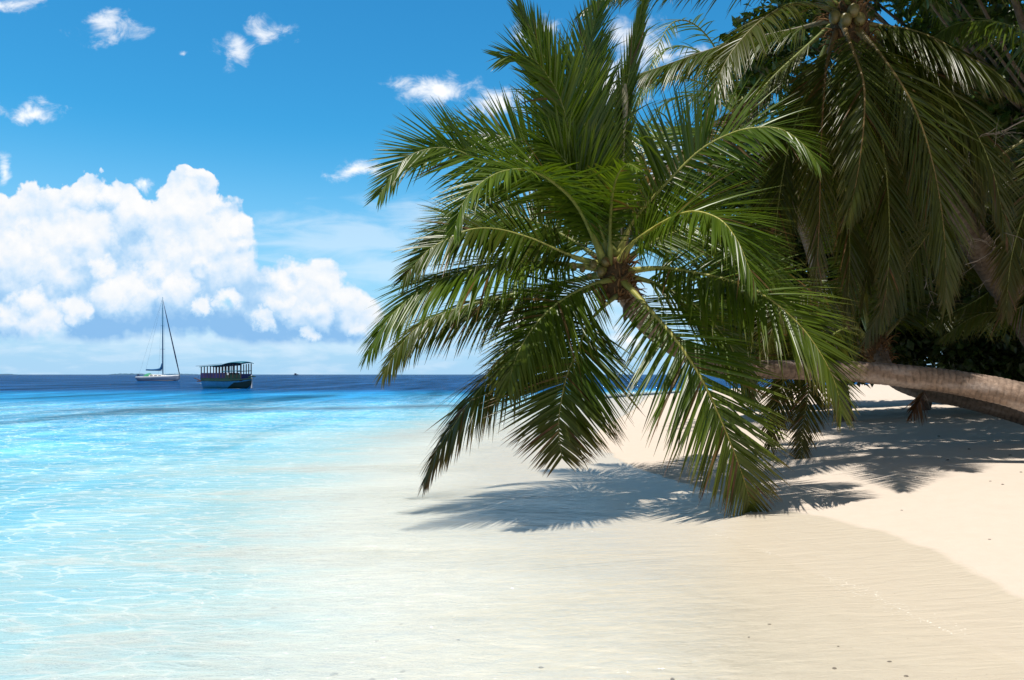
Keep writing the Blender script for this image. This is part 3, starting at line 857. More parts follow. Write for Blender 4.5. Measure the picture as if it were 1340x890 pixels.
# ------------------------------------------------------------------ palm at the edge of the picture
c4 = at(1440, 130, 12.6)
palm4 = empty('palm_tree', (10.4, 13.0, 0.5), 'coconut palm with crown out of view, long yellow-ribbed fronds hanging before dark trees', 'palm tree')
palm_trunk(palm4, [np.array([11.4, 13.2, -0.3]), np.array([11.2, 13.1, 0.6]), np.array([10.3, 12.8, 3.5]), c4], [0.27, 0.22, 0.18, 0.16], seed=19, tone=(0.2, 0.15, 0.11))
fibre_sheath(palm4, c4, (-0.1, 0, 1), 0.2, 28, 60)
edge = [
    (px((1430, 128, 12.6), (1385, 152, 12.6), (1340, 183, 12.6), (1300, 210, 12.7), (1262, 238, 12.8), (1226, 290, 12.9), (1190, 342, 13.0), (1158, 396, 13.1), (1132, 446, 13.2)), dict(face=(0.35, -0.8, 0.5), L=1.0, droop=0.8, ang=(58, 22), t0=.3, n=112, base=O1, alt=OLIVE, rib=(0.180, 0.165, 0.040))),
    (px((1430, 140, 12.5), (1390, 190, 12.3), (1352, 250, 12.2), (1325, 330, 12.1), (1316, 410, 12.1)), dict(face=(-0.2, -0.9, 0.3), L=0.9, droop=0.9, ang=(54, 22), base=O1, alt=OLIVE, brown=.4)),
    (px((1428, 118, 12.6), (1370, 60, 12.6), (1310, 30, 12.6), (1250, 32, 12.6), (1205, 62, 12.6)), dict(face=(0, -0.5, 0.9), L=0.95, droop=1.2, base=O1)),
    (px((1432, 120, 12.7), (1400, 20, 13.0), (1350, -60, 13.2), (1290, -90, 13.3), (1230, -70, 13.3)), dict(face=(0, -0.5, 0.9), L=1.0, droop=1.2, base=O1)),
    (px((1430, 140, 12.7), (1380, 170, 13.6), (1330, 210, 14.2), (1290, 270, 14.6), (1268, 350, 14.8)), dict(face=(0, -0.7, 0.7), L=0.95, droop=1.1, base=O1, alt=OLIVE)),
    (px((1440, 120, 12.4), (1450, 60, 11.4), (1460, 40, 10.4), (1470, 80, 9.6)), dict(face=(0, 0, 1), L=0.9, droop=.8)),
    (px((1450, 120, 12.6), (1520, 60, 12.6), (1600, 60, 12.6), (1660, 130, 12.6)), dict(face=(0, 0, 1), L=0.9, droop=.8)),
]
edge += [
    (px((1432, 145, 12.6), (1400, 230, 12.9), (1350, 330, 13.1), (1290, 385, 13.2), (1225, 420, 13.3)), dict(face=(0, -0.6, 0.8), L=1.0, droop=1.3, ang=(58, 24), base=O1, alt=OLIVE)),
    (px((1438, 150, 12.5), (1420, 260, 12.5), (1385, 350, 12.5), (1335, 402, 12.5), (1280, 412, 12.6), (1235, 440, 12.7)), dict(face=(0, -0.5, 0.9), L=0.95, droop=1.4, ang=(60, 26), base=O1, alt=OLIVE, rib=(0.150, 0.135, 0.035))),
    (px((1432, 150, 12.8), (1385, 240, 13.6), (1330, 300, 14.2), (1265, 320, 14.6), (1205, 345, 14.8)), dict(face=(0, -0.6, 0.8), L=1.0, droop=1.2, base=O1, alt=OLIVE, brown=.3)),
]
for k, (pts, kw) in enumerate(edge):
    frond(palm4, pts, seed=500 + k * 3, **{'width': 0.033, **kw, 'n': 132})

# ------------------------------------------------------------------ far palm seen between the fronds
c5 = at(968, 150, 20.0)
palm5 = empty('palm_tree', (8.6, 20.7, 0.5), 'small far palm seen in the gap of sky between the two big palm crowns', 'palm tree')
palm_trunk(palm5, [np.array([8.8, 20.8, -0.2]), np.array([8.6, 20.7, 0.8]), np.array([7.6, 20.3, 5.0]), c5], [0.24, 0.2, 0.15, 0.13], seed=29, tone=(0.2, 0.15, 0.11))
for k in range(15):
    a = k * 2.399
    r = 2.9 + 0.4 * math.sin(k * 1.7)
    up = 1.3 + 0.8 * math.cos(k * 2.1)
    d = np.array([math.cos(a), math.sin(a), 0])
    frond(palm5, [c5, c5 + d * r * 0.3 + np.array([0, 0, up * 0.8]), c5 + d * r * 0.68 + np.array([0, 0, up * 0.85]), c5 + d * r + np.array([0, 0, up * 0.05 - 0.5])],
          face=(0, -0.3, 1), L=0.85, droop=0.7, n=50, seed=600 + k)

# ------------------------------------------------------------------ broadleaf trees behind
def leaf_mat():
    m, nt, out = new_mat('broad_leaf')
    b = NB(nt)
    col = b.attr('Col', 'Color')
    p = principled(b, None, col, 0.42, 0.5)
    tr = b.n('ShaderNodeBsdfTranslucent')
    b.put(tr.inputs[0], b.mix(1.0, col, (1.6, 1.6, 0.5), 'MULTIPLY'))
    mx = b.n('ShaderNodeMixShader')
    mx.inputs[0].default_value = 0.25
    b.link(p.outputs[0], mx.inputs[1])
    b.link(tr.outputs[0], mx.inputs[2])
    b.link(mx.outputs[0], out.inputs[0])
    return m


MAT['broad'] = leaf_mat()


def broadleaf(loc, lobes, nleaf, size, label, seed, base=(0.035, 0.075, 0.015)):
    g = np.random.default_rng(seed)
    root = empty('broadleaf_tree', loc, label, 'tree', 'broadleaf trees behind the palms')
    M = Mesh()
    loc = np.array(loc, float)
    top = np.mean([np.array(c) for c, r in lobes], 0)
    fork = loc * 0.55 + top * 0.45
    P, _ = catmull([loc - [0, 0, 0.4], loc + [0.1, 0, 0.5], (loc + fork) / 2 + [0.25, 0.1, 0], fork], 16)
    M.add(*tube(P, np.linspace(0.24, 0.15, 16), 10, (1, 0, 0), rfun=lambda i, a: 1 + 0.1 * np.sin(a * 4 + i)))
    clumps = []
    for c, r in lobes:
        c, r = np.array(c, float), np.array(r, float)
        for _ in range(int(16 + 5 * r[0] * r[2])):
            v = nrm(g.normal(0, 1, 3)) * g.uniform(0.35, 1.0) ** 0.5
            clumps.append((c + v * r, g.uniform(0.45, 0.95)))
        P, _ = catmull([fork - [0, 0, 0.2], fork * 0.5 + c * 0.5 + g.normal(0, 0.2, 3), c + [0, 0, r[2] * 0.3]], 12)
        M.add(*tube(P, np.linspace(0.12, 0.03, 12), 7, (1, 0, 0)))
    for c, r in clumps[::4]:
        P, _ = catmull([fork * 0.6 + top * 0.4, (fork + c) / 2 + g.normal(0, 0.25, 3), c], 8)
        M.add(*tube(P, np.linspace(0.05, 0.012, 8), 5, (1, 0, 0)))
    M.build('trunk', MAT['wood'], root, True)
    per = max(1, nleaf // len(clumps))
    n = per * len(clumps)
    cc = np.repeat(np.array([c for c, r in clumps]), per, 0)
    rr = np.repeat(np.array([r for c, r in clumps]), per)
    off = nrm(g.normal(0, 1, (n, 3))) * (g.uniform(0.1, 1, n) ** 0.45)[:, None]
    P = cc + off * rr[:, None] * np.array([1.15, 1.15, 0.7])
    d = nrm(off + g.normal(0, 0.7, (n, 3)) + np.array([0, 0, -0.25]))
    w = nrm(np.cross(d, g.normal(0, 0.5, (n, 3)) + np.array([0, 0, 1.0])))
    u = np.cross(w, d)
    ln = size * g.uniform(0.6, 1.3, n)
    V = np.zeros((n, 6, 3))
    L_ = ln[:, None]
    V[:, 0] = P
    V[:, 1] = P + d * L_ * 0.45 - w * L_ * 0.30 + u * L_ * 0.08
    V[:, 2] = P + d * L_ * 0.5
    V[:, 3] = P + d * L_ * 0.45 + w * L_ * 0.30 + u * L_ * 0.08
    V[:, 4] = P + d * L_ * 0.85 + w * L_ * 0.05 - u * L_ * 0.12
    V[:, 5] = P + d * L_ * 1.0 - u * L_ * 0.2
    i = np.arange(n)[:, None] * 6
    Fc = np.concatenate([i + [0, 2, 1], i + [0, 3, 2], i + [1, 2, 4], i + [2, 3, 4]]).tolist()
    cv = np.array(base) * (0.55 + 0.9 * g.random((n, 1))) + np.array([0.03, 0.025, 0]) * g.random((n, 1))
    link_mesh('crown', V.reshape(-1, 3), [tuple(f) for f in Fc], MAT['broad'], root, np.repeat(cv, 6, 0), smooth=False)
    return root


broadleaf((13.5, 17.0, 0.6), [((11.0, 16.0, 9.5), (4.8, 4.8, 1.5)), ((13.5, 13.0, 8.8), (4.0, 4.2, 1.6)), ((8.6, 18.5, 9.0), (3.4, 3.0, 1.6)), ((10.8, 15.8, 7.3), (1.5, 1.5, 1.0)), ((16.5, 16.5, 8.5), (3.5, 4.5, 1.8)), ((7.6, 13.2, 9.9), (2.6, 2.2, 0.9)), ((6.6, 16.8, 12.2), (2.4, 2.6, 0.9))], 30000, 0.30,
          'spreading broadleaf tree with big round leaves roofing over the palms', 61)
broadleaf((12.4, 24.2, 0.6), [((8.4, 23.0, 4.3), (2.7, 1.9, 2.2)), ((9.2, 22.4, 7.4), (2.9, 2.0, 2.2)), ((11.4, 23.0, 4.2), (2.6, 1.8, 2.1)), ((6.9, 23.2, 5.6), (1.2, 1.6, 2.6)), ((9.4, 22.6, 2.9), (3.1, 1.5, 1.0))], 34000, 0.30,
          'dense dark tree standing straight behind the low palm', 62, (0.028, 0.055, 0.014))
broadleaf((14.6, 22.0, 0.7), [((13.6, 21.4, 4.2), (2.6, 2.0, 2.2)), ((14.8, 21.0, 7.4), (3.0, 2.2, 2.4)), ((17.2, 21.4, 4.4), (2.8, 2.0, 2.4)), ((14.8, 21.0, 2.8), (3.8, 1.5, 1.0)), ((15.6, 21.6, 2.3), (4.2, 1.4, 0.8))], 40000, 0.30,
          'dense dark tree behind the tall palm trunk, inland of the other two', 63, (0.028, 0.055, 0.014))


broadleaf((18.6, 30.0, 0.7), [((10.6, 28.5, 5.0), (3.2, 1.8, 3.0)), ((12.5, 28.5, 9.0), (4.2, 2.0, 2.6)), ((15.0, 28.5, 5.0), (3.4, 1.8, 3.0))], 24000, 0.36,
          'farther dark tree filling the space between the two dense ones', 64, (0.026, 0.05, 0.013))
broadleaf((20.0, 29.0, 0.8), [((18.6, 28.0, 5.0), (3.0, 1.8, 3.0)), ((20.0, 28.0, 9.0), (4.0, 2.0, 2.6)), ((22.0, 28.0, 5.0), (3.2, 1.8, 3.0)), ((19.0, 27.5, 2.4), (4.5, 1.4, 1.0))], 26000, 0.36,
          'farther dark tree at the inland edge of the grove', 65, (0.026, 0.05, 0.013))

# ------------------------------------------------------------------ bare twigs
def bare_branch(start, aim, n, label, seed):
    g = np.random.default_rng(seed)
    M = Mesh()

    def grow(p, d, ln, r, lev):
        pts = [p]
        q = p.copy()
        dd = d.copy()
        k = 7
        for _ in range(k):
            dd = nrm(dd + g.normal(0, 0.20, 3) + np.array([0, 0, -0.03]))
            q = q + dd * ln / k
            pts.append(q.copy())
        P = np.array(pts)
        M.add(*tube(P, np.linspace(r, r * 0.45, len(P)), 5))
        if lev > 0:
            for j in range(g.integers(2, 4)):
                i = int(g.integers(2, k + 1))
                grow(P[i], nrm(dd + g.normal(0, 0.75, 3)), ln * g.uniform(0.45, 0.7), r * 0.5, lev - 1)
    for _ in range(n):
        grow(np.array(start) + g.normal(0, 0.15, 3), nrm(np.array(aim) + g.normal(0, 0.25, 3)), g.uniform(1.0, 1.5), 0.016, 3)
    o = M.build('bare_branch', MAT['twig'], None, True)
    return tag(o, label, 'branch', 'leafless branches')


bare_branch(at(1375, 150, 11.9), (-1, -0.1, -0.1), 3, 'tangle of pale leafless twigs in front of the dark tree below the big round leaves', 71)
bare_branch(at(1350, 330, 12.6), (-0.9, 0, 0.25), 2, 'thin leafless twigs beside the arching yellow midrib', 72)
bare_branch(at(1235, 300, 13.8), (-0.4, 0, -0.9), 1, 'single dry forked twig hanging below the tall palm', 73)

# dead frond hanging from the low trunk
dead = empty('dead_frond', at(1205, 512, 14.2), 'dark withered palm frond dangling under the leaning trunk, tip on the sand', 'dead frond')
lf = frond(dead, px((1212, 508, 14.25), (1206, 520, 14.1), (1199, 532, 14.0), (1190, 546, 13.95)), face=(0, -1, 0.2), L=0.42, n=22, droop=1.3, ang=(45, 20), base=BROWN * .5, alt=BROWN * .8, brown=0.6, rib=(0.12, .07, .04), r0=.018, seed=801)

# ------------------------------------------------------------------ boats
HULLW = simple_mat('pale_hull_paint', (0.42, 0.50, 0.60), 0.35, 0.5, 0.06, 1.2)
DECKW = simple_mat('white_deck', (0.78, 0.77, 0.74), 0.45, 0.5, 0.06, 2)
NAVY = simple_mat('navy_paint', (0.015, 0.035, 0.11), 0.4, 0.5, 0.2, 2)
SAILC = simple_mat('blue_sail_cloth', (0.018, 0.12, 0.30), 0.8, 0.2, 0.15, 3)
ALU = simple_mat('blue_grey_mast', (0.05, 0.20, 0.36), 0.35, 0.5, 0.1, 3)
WIRE = simple_mat('rigging_wire', (0.25, 0.33, 0.42), 0.4, 0.5, 0.1, 3)
GREENC = simple_mat('green_canvas', (0.05, 0.30, 0.17), 0.8, 0.2, 0.15, 3)
SKYH = simple_mat('light_blue_planking', (0.06, 0.42, 0.70), 0.45, 0.5, 0.14, 2.5)
DKG = simple_mat('dark_green_paint', (0.012, 0.045, 0.030), 0.4, 0.5, 0.25, 2)
PURP = simple_mat('indigo_panel', (0.035, 0.033, 0.13), 0.55, 0.3, 0.3, 1.5)
TEAL = simple_mat('teal_roof', (0.012, 0.13, 0.19), 0.5, 0.4, 0.2, 1.0)
BOATWOOD = simple_mat('varnished_boat_wood', (0.10, 0.045, 0.03), 0.5, 0.4, 0.3, 2)
BOATWHITE = simple_mat('white_boat_paint', (0.78, 0.80, 0.80), 0.45, 0.5, 0.08, 2)


def hull(stations, nseg=10):
    """stations: (x, half beam, sheer z, keel z, fullness); returns a closed skin with a deck."""
    V, Fc = [], []
    m = 2 * nseg + 1
    for x, hb, zs, zk, full in stations:
        for k in range(m):
            a = -1 + 2 * k / (m - 1)
            y = hb * np.sign(a) * (1 - (1 - abs(a)) ** full)
            z = zk + (zs - zk) * abs(a) ** 1.6
            V.append((x, y, z))
    for i in range(len(stations) - 1):
        for k in range(m - 1):
            Fc.append((i * m + k, (i + 1) * m + k, (i + 1) * m + k + 1, i * m + k + 1))
        Fc.append((i * m + m - 1, (i + 1) * m + m - 1, (i + 1) * m, i * m))
    Fc.append(tuple(range(m)))
    Fc.append(tuple((len(stations) - 1) * m + k for k in range(m))[::-1])
    return np.array(V), Fc


def local(o, parent):
    o.matrix_parent_inverse = Matrix.Identity(4)
    return o


# --- sailing yacht
def yacht():
    Y = 205.0
    p = at(207.5, 498, Y)
    root = empty('sailing_yacht', (p[0], Y, 0.0), 'moored sailing yacht with bare tall mast, blue sail cover and grey hull', 'yacht')
    root.rotation_euler = (0, 0, math.radians(-6))
    B = lambda mesh, name, mat, par=None, smooth=False: local(mesh.build(name, mat, par or root, smooth), root)
    st = []
    for t in np.linspace(0, 1, 22):
        x = -5.6 + 11.4 * t
        hb = 1.75 * (math.sin(math.pi * min(1, (t * 0.80 + 0.24))) ** 0.75) if t < 0.999 else 0.03
        zs = 1.05 + 0.42 * (t - 0.35) ** 2 + 0.35 * t
        zk = -0.45 + 0.95 * max(0, t - 0.86) / 0.14 + 0.65 * max(0, 0.16 - t) / 0.16
        st.append((x, max(0.03, hb), zs, min(zk, zs - 0.15), 2.4))
    h = Mesh().add(*hull(st))
    hb_ = B(h, 'hull', HULLW, None, True)
    bt = Mesh().add(*hull([(x, hb * 1.006, min(zs, 0.20) if zk < 0.2 else zk + 0.02, zk - 0.01, f) for x, hb, zs, zk, f in st[1:-2]]))
    B(bt, 'waterline_band', NAVY, None, True)
    dk = Mesh()
    for i in range(len(st) - 1):
        a, c = st[i], st[i + 1]
        dk.add([(a[0], -a[1], a[2] + .02), (a[0], a[1], a[2] + .02), (c[0], c[1], c[2] + .02), (c[0], -c[1], c[2] + .02), (a[0], 0, a[2] + .08), (c[0], 0, c[2] + .08)], [(0, 4, 5, 3), (4, 1, 2, 5)])
    B(dk, 'deck', DECKW)
    cb = Mesh()
    V = []
    for x, w, z0, z1 in [(-2.4, 1.15, 1.1, 1.55), (-1.4, 1.2, 1.1, 1.62), (0.6, 1.05, 1.15, 1.58), (2.2, 0.7, 1.25, 1.42), (2.8, 0.5, 1.3, 1.32)]:
        V += [(x, -w, z0), (x, -w * .82, z1), (x, 0, z1 + .06), (x, w * .82, z1), (x, w, z0)]
    Fc = [(i * 5 + k, i * 5 + k + 1, (i + 1) * 5 + k + 1, (i + 1) * 5 + k) for i in range(4) for k in range(4)] + [(0, 1, 2, 3, 4), (24, 23, 22, 21, 20)]
    cb.add(V, Fc)
    cab = B(cb, 'cabin', DECKW)
    for x in (-1.6, -0.5, 0.6):
        B(Mesh().box(x, x + 0.7, -1.16 + .04 * x, -1.10 + .04 * x, 1.27, 1.45), 'window', NAVY, cab)
    dg = Mesh()
    V = []
    for x, hgt in [(-3.4, 1.5), (-3.0, 1.95), (-2.5, 2.02), (-2.0, 1.66)]:
        for k in range(9):
            a = math.pi * k / 8
            V.append((x, -1.15 * math.cos(a), 1.2 + (hgt - 1.2) * math.sin(a) ** 0.6))
    dg.add(V, [(i * 9 + k, i * 9 + k + 1, (i + 1) * 9 + k + 1, (i + 1) * 9 + k) for i in range(3) for k in range(8)])
    B(dg, 'sprayhood', GREENC, None, True)
    B(Mesh().add(*tube(np.array([(1.15, 0, 1.5), (1.12, 0, 12), (1.08, 0, 21.6)]), [0.16, 0.15, 0.10], 10, (1, 0, 0))), 'mast', ALU, None, True)
    sp = Mesh()
    for z, w in ((8.2, 1.1), (14.2, 0.85)):
        B(Mesh().rod((1.1, -w, z), (1.1, w, z), 0.035), 'spreader', ALU)
    bo = Mesh()
    P, _ = catmull([(0.95, 0, 4.6), (0.75, 0, 3.4), (0.2, 0, 2.98), (-1.6, 0, 2.85), (-3.4, 0, 2.95)], 22)
    bo.add(*tube(P, np.interp(np.linspace(0, 1, 22), [0, .25, .5, 1], [0.12, 0.36, 0.26, 0.14]), 10, (0, 1, 0)))
    B(bo, 'furled_mainsail', SAILC, None, True)
    B(Mesh().rod((1.1, 0, 2.62), (-3.5, 0, 2.72), 0.06), 'boom', ALU)
    B(Mesh().add(*tube(np.array([(5.65, 0, 1.75), (4.6, 0, 6.2), (2.2, 0, 16.4), (1.15, 0, 20.9)]), [0.11, 0.17, 0.11, 0.05], 8, (0, 1, 0))), 'furled_jib', NAVY, None, True)
    for a, c in [((1.1, 0, 21.4), (-5.4, 0, 1.4)), ((1.1, -.85, 14.2), (0.9, -1.6, 1.3)), ((1.1, .85, 14.2), (0.9, 1.6, 1.3)), ((1.1, -.85, 14.2), (1.1, 0, 20.5)), ((1.1, .85, 14.2), (1.1, 0, 20.5)), ((1.1, -1.1, 8.2), (2.3, -1.5, 1.3)), ((-3.5, 0, 2.7), (1.05, 0, 21.2))]:
        B(Mesh().rod(a, c, 0.016, 4), 'stay', WIRE)
    for side in (-1, 1):
        rl = Mesh()
        for x in (-5, -3.2, -1.4, 0.4, 2.2, 4.0):
            t = (x + 5.6) / 11.4
            hb = 1.75 * math.sin(math.pi * min(1, (t * 0.80 + 0.24))) ** 0.75
            zs = 1.05 + 0.42 * (t - 0.35) ** 2 + 0.35 * t
            rl.rod((x, side * hb * .95, zs), (x, side * hb * .95, zs + .6), 0.02, 4)
            if x > -5:
                rl.rod((px_, side * py_, pz_), (x, side * hb * .95, zs + .6), 0.012, 4)
            px_, py_, pz_ = x, hb * .95, zs + .6
        B(rl, 'guard_rail', WIRE)
    B(Mesh().rod((5.3, -.3, 1.5), (5.8, 0, 2.15), 0.025).rod((5.3, .3, 1.5), (5.8, 0, 2.15), 0.025).rod((4.6, -.6, 2.0), (5.8, 0, 2.15), 0.02).rod((4.6, .6, 2.0), (5.8, 0, 2.15), 0.02), 'pulpit', WIRE)
    B(Mesh().rod((-5.4, -1.1, 1.2), (-5.5, -1.1, 1.9), 0.025).rod((-5.4, 1.1, 1.2), (-5.5, 1.1, 1.9), 0.025).rod((-5.5, -1.1, 1.9), (-5.5, 1.1, 1.9), 0.025), 'pushpit', WIRE)
    B(Mesh().box(-5.2, -4.6, -1.2, -0.9, 1.3, 1.75), 'locker_bag', NAVY)


yacht()


# --- wooden passenger ferry (dhoni)
def ferry():
    Y = 97.0
    p = at(299, 507, Y)
    root = empty('passenger_boat', (p[0], Y, -0.02), 'wooden passenger ferry with teal canopy roof, indigo side panels and light blue hull', 'ferry')
    root.rotation_euler = (0, 0, math.radians(-29))
    root.scale = (1.06, 1.0, 0.96)
    B = lambda mesh, name, mat, par=None, smooth=False: local(mesh.build(name, mat, par or root, smooth), root)

    def line(t):
        x = -3.5 + 7.3 * t
        hb = 1.28 * min(1.0, 0.74 + 1.1 * t) * (1 - max(0, (t - 0.62) / 0.38) ** 2.0 * 0.96)
        zs = 0.98 + 0.55 * max(0, t - 0.55) ** 1.7 * 2.2 + 0.10 * (1 - t)
        zk = -0.35 + 0.85 * max(0, (t - 0.84) / 0.16) ** 1.5
        return x, hb, zs, zk, 2.2
    ts = np.linspace(0, 1, 26)
    B(Mesh().add(*hull([line(t) for t in ts])), 'hull', SKYH, None, True)
    # dark forefoot: an outer skin over the bow whose edge rises forward in a curve
    V, Fc = [], []
    rows = 9
    for i, t in enumerate(np.linspace(0.50, 0.997, 22)):
        x, hb, zs, zk, f = line(t)
        top = zk + (zs - zk) * (0.12 + 0.66 * min(1, (t - 0.50) / 0.26) ** 1.3)
        for side in (-1, 1):
            for k in range(rows):
                z = zk + (top - zk) * k / (rows - 1)
                a = max(1e-4, ((z - zk) / (zs - zk))) ** (1 / 1.6)
                V.append((x, side * (hb * (1 - (1 - a) ** f) + 0.014), z))
    for i in range(21):
        for sd_ in (0, 1):
            for k in range(rows - 1):
                o = i * 2 * rows + sd_ * rows + k
                Fc.append((o, o + 2 * rows, o + 2 * rows + 1, o + 1))
    B(Mesh().add(V, Fc), 'bow_plating', DKG, None, True)
    # wale (thick gunwale plank)
    wl = Mesh()
    for side in (-1, 1):
        P = np.array([(line(t)[0], side * (line(t)[1] + 0.02), line(t)[2] - 0.03) for t in ts])
        wl.add(*tube(P, 0.085, 6))
    B(wl, 'gunwale', DKG)
    boot = Mesh().add(*hull([(x, hb * 1.012, 0.03, min(zk - .01, 0.0), f) for x, hb, zs, zk, f in [line(t) for t in np.linspace(0.0, 0.86, 20)]]))
    B(boot, 'waterline_band', DKG, None, True)
    B(Mesh().box(3.68, 3.84, -0.07, 0.07, 0.1, 1.75), 'stem_post', BOATWHITE)
    bp = Mesh()
    P = np.array([(3.3, 0, 1.42), (3.9, 0, 1.55), (4.35, 0, 1.50)])
    bp.add(*tube(P, [0.12, 0.10, 0.05], 6, (0, 1, 0)))
    B(bp, 'bowsprit', DKG)
    B(Mesh().box(-4.25, -3.4, -0.95, 0.95, 0.86, 0.98), 'stern_platform', BOATWOOD)
    B(Mesh().box(-3.75, -3.48, -0.10, 0.10, -0.3, 0.95), 'rudder', BOATWOOD)
    B(Mesh().rod((-4.2, -0.4, 0.98), (-5.0, -0.7, 1.35), 0.05), 'tiller', BOATWOOD)
    dk = Mesh()
    for i in range(len(ts) - 1):
        a, c = line(ts[i]), line(ts[i + 1])
        dk.add([(a[0], -a[1] * .97, a[2] - .08), (a[0], a[1] * .97, a[2] - .08), (c[0], c[1] * .97, c[2] - .08), (c[0], -c[1] * .97, c[2] - .08)], [(0, 1, 2, 3)])
    B(dk, 'deck', BOATWOOD)
    # cabin: raised floor box and panels
    W = 1.14
    x0, x1 = -3.35, 2.9

    def w_at(x):
        return W * (1 - 0.30 * max(0, (x - 1.4) / 1.5))
    for side in (-1, 1):
        base, pan, pan2 = Mesh(), Mesh(), Mesh()
        xs_ = np.linspace(x0, x1, 12)
        for a, c in zip(xs_[:-1], xs_[1:]):
            ya, yc = side * w_at(a), side * w_at(c)
            th = 0.05 * side
            def slab(m, z0, z1):
                m.add([(a, ya, z0), (c, yc, z0), (c, yc, z1), (a, ya, z1), (a, ya - th, z0), (c, yc - th, z0), (c, yc - th, z1), (a, ya - th, z1)],
                      [(0, 1, 2, 3), (7, 6, 5, 4), (3, 2, 6, 7), (0, 4, 5, 1), (1, 5, 6, 2), (0, 3, 7, 4)])
            slab(base, 0.95, 1.34)
            slab(pan if a < 0.2 else pan2, 1.34, 1.98 if a < 0.2 else 1.80)
        B(base, 'lower_bulwark', DKG)
        B(pan, 'side_panel', PURP)
        B(pan2, 'forward_panel', DKG)
    B(Mesh().box(x1 - .02, x1 + .05, -w_at(x1), w_at(x1), 0.98, 1.86), 'front_bulkhead', PURP)
    B(Mesh().box(x0 - .05, x0 + .02, -W, W, 0.95, 1.95), 'rear_bulkhead', PURP)
    B(Mesh().box(1.0, 1.28, -w_at(1.1) - .03, -w_at(1.1) + .02, 1.72, 1.98), 'notice_board', BOATWHITE)
    # roof edge heights rise forward, cambered canopy in front
    def roof_z(x):
        return 2.78 + 0.36 * (x - x0) / (x1 - x0)
    for side in (-1, 1):
        for x in np.linspace(x0 + .05, x1 - .05, 13):
            y = side * (w_at(x) - 0.03)
            B(Mesh().box(x - .045, x + .045, y - .045, y + .045, 1.35, roof_z(x) + .02), 'post', BOATWOOD)
        rl = Mesh()
        rl.rod((0.2, side * w_at(.2), 2.16), (1.4, side * w_at(1.4), 2.2), 0.045)
        rl.rod((1.4, side * w_at(1.4), 2.2), (x1, side * w_at(x1), 2.25), 0.045)
        B(rl, 'hand_rail', TEAL)
    rf = Mesh()

    def roof_piece(xa, xb, lift, over, camber):
        V, n, m = [], 10, 9
        for i in range(n):
            x = xa + (xb - xa) * i / (n - 1)
            fw = math.sin(math.pi * i / (n - 1)) ** 0.7
            for k in range(m):
                s = -1 + 2 * k / (m - 1)
                V.append((x, s * (w_at(x) + over), roof_z(x) + lift * (0.15 + 0.85 * fw) + camber * (1 - s * s)))
        V = np.array(V)
        V2 = V - np.array([0, 0, 0.07])
        k0 = len(V)
        Fc = []
        for i in range(n - 1):
            for k in range(m - 1):
                q = (i * m + k, i * m + k + 1, (i + 1) * m + k + 1, (i + 1) * m + k)
                Fc.append(q)
                Fc.append(tuple(j + k0 for j in q[::-1]))
        for i in range(n - 1):
            for k in (0, m - 1):
                Fc.append((i * m + k, (i + 1) * m + k, (i + 1) * m + k + k0, i * m + k + k0))
        for k in range(m - 1):
            for i in (0, n - 1):
                Fc.append((i * m + k, i * m + k + 1, i * m + k + 1 + k0, i * m + k + k0))
        return np.vstack([V, V2]), Fc
    B(Mesh().add(*roof_piece(-3.5, 0.6, 0.0, 0.14, 0.12)), 'roof', TEAL, None, True)
    B(Mesh().add(*roof_piece(0.3, 3.15, 0.20, 0.16, 0.16)), 'canopy', TEAL, None, True)
    B(Mesh().rod((-4.2, -W, 2.86), (0.4, -W - .16, 3.12), 0.03).rod((-4.2, W, 2.86), (0.4, W + .16, 3.12), 0.03), 'roof_rail', WIRE)
    for x in np.linspace(-2.6, 0.0, 4):
        B(Mesh().box(x, x + .35, -0.8, 0.8, 1.35, 1.75), 'bench', BOATWOOD)


ferry()

# --- tiny boat and low islands on the horizon
p = at(387, 490, 1500)
fb = empty('distant_boat', (p[0], 1500, 0), 'tiny dark motor boat on the horizon to the ferry\'s seaward side', 'boat')
local(Mesh().add(*hull([(-4, 1.2, 1.4, -.3, 2.2), (-1, 1.6, 1.4, -.5, 2.2), (2, 1.4, 1.6, -.4, 2.2), (4.8, 0.1, 2.1, 0.6, 2.2)])).build('hull', NAVY, fb), fb)
local(Mesh().box(-2.2, 1.2, -1.2, 1.2, 1.4, 3.6).box(-2.5, 1.5, -1.35, 1.35, 3.6, 3.75).build('cabin', NAVY, fb), fb)
ISL = simple_mat('hazy_far_shore', (0.06, 0.13, 0.20), 0.9, 0.1, 0.3, 0.02)  # blue-grey haze of distance put into the shore colour


def island(xa, xb, Y, h, seed):
    g = np.random.default_rng(seed)
    a, c = at(xa, 490, Y)[0], at(xb, 490, Y)[0]
    n, m = 90, 7
    V, Fc = [], []
    for i in range(n):
        t = i / (n - 1)
        e = math.sin(math.pi * t) ** 0.45
        for k in range(m):
            s = k / (m - 1)
            z = h * e * math.sin(math.pi * s) ** 0.7 * (0.65 + 0.5 * mnoise.noise(Vector((t * 22, s * 3, seed)))) if 0 < k < m - 1 else -0.5
            V.append((a + (c - a) * t, Y + (s - 0.5) * 160 * e, z))
    for i in range(n - 1):
        for k in range(m - 1):
            Fc.append((i * m + k, (i + 1) * m + k, (i + 1) * m + k + 1, i * m + k + 1))
    return structure(link_mesh('distant_island', V, Fc, ISL))


island(-20, 22, 5200, 6, 1)
island(142, 196, 5000, 9, 2)
island(214, 262, 5600, 8, 3)

# ------------------------------------------------------------------ beach litter
CORAL = simple_mat('grey_coral_rubble', (0.22, 0.19, 0.16), 0.9, 0.2, 0.4, 40)


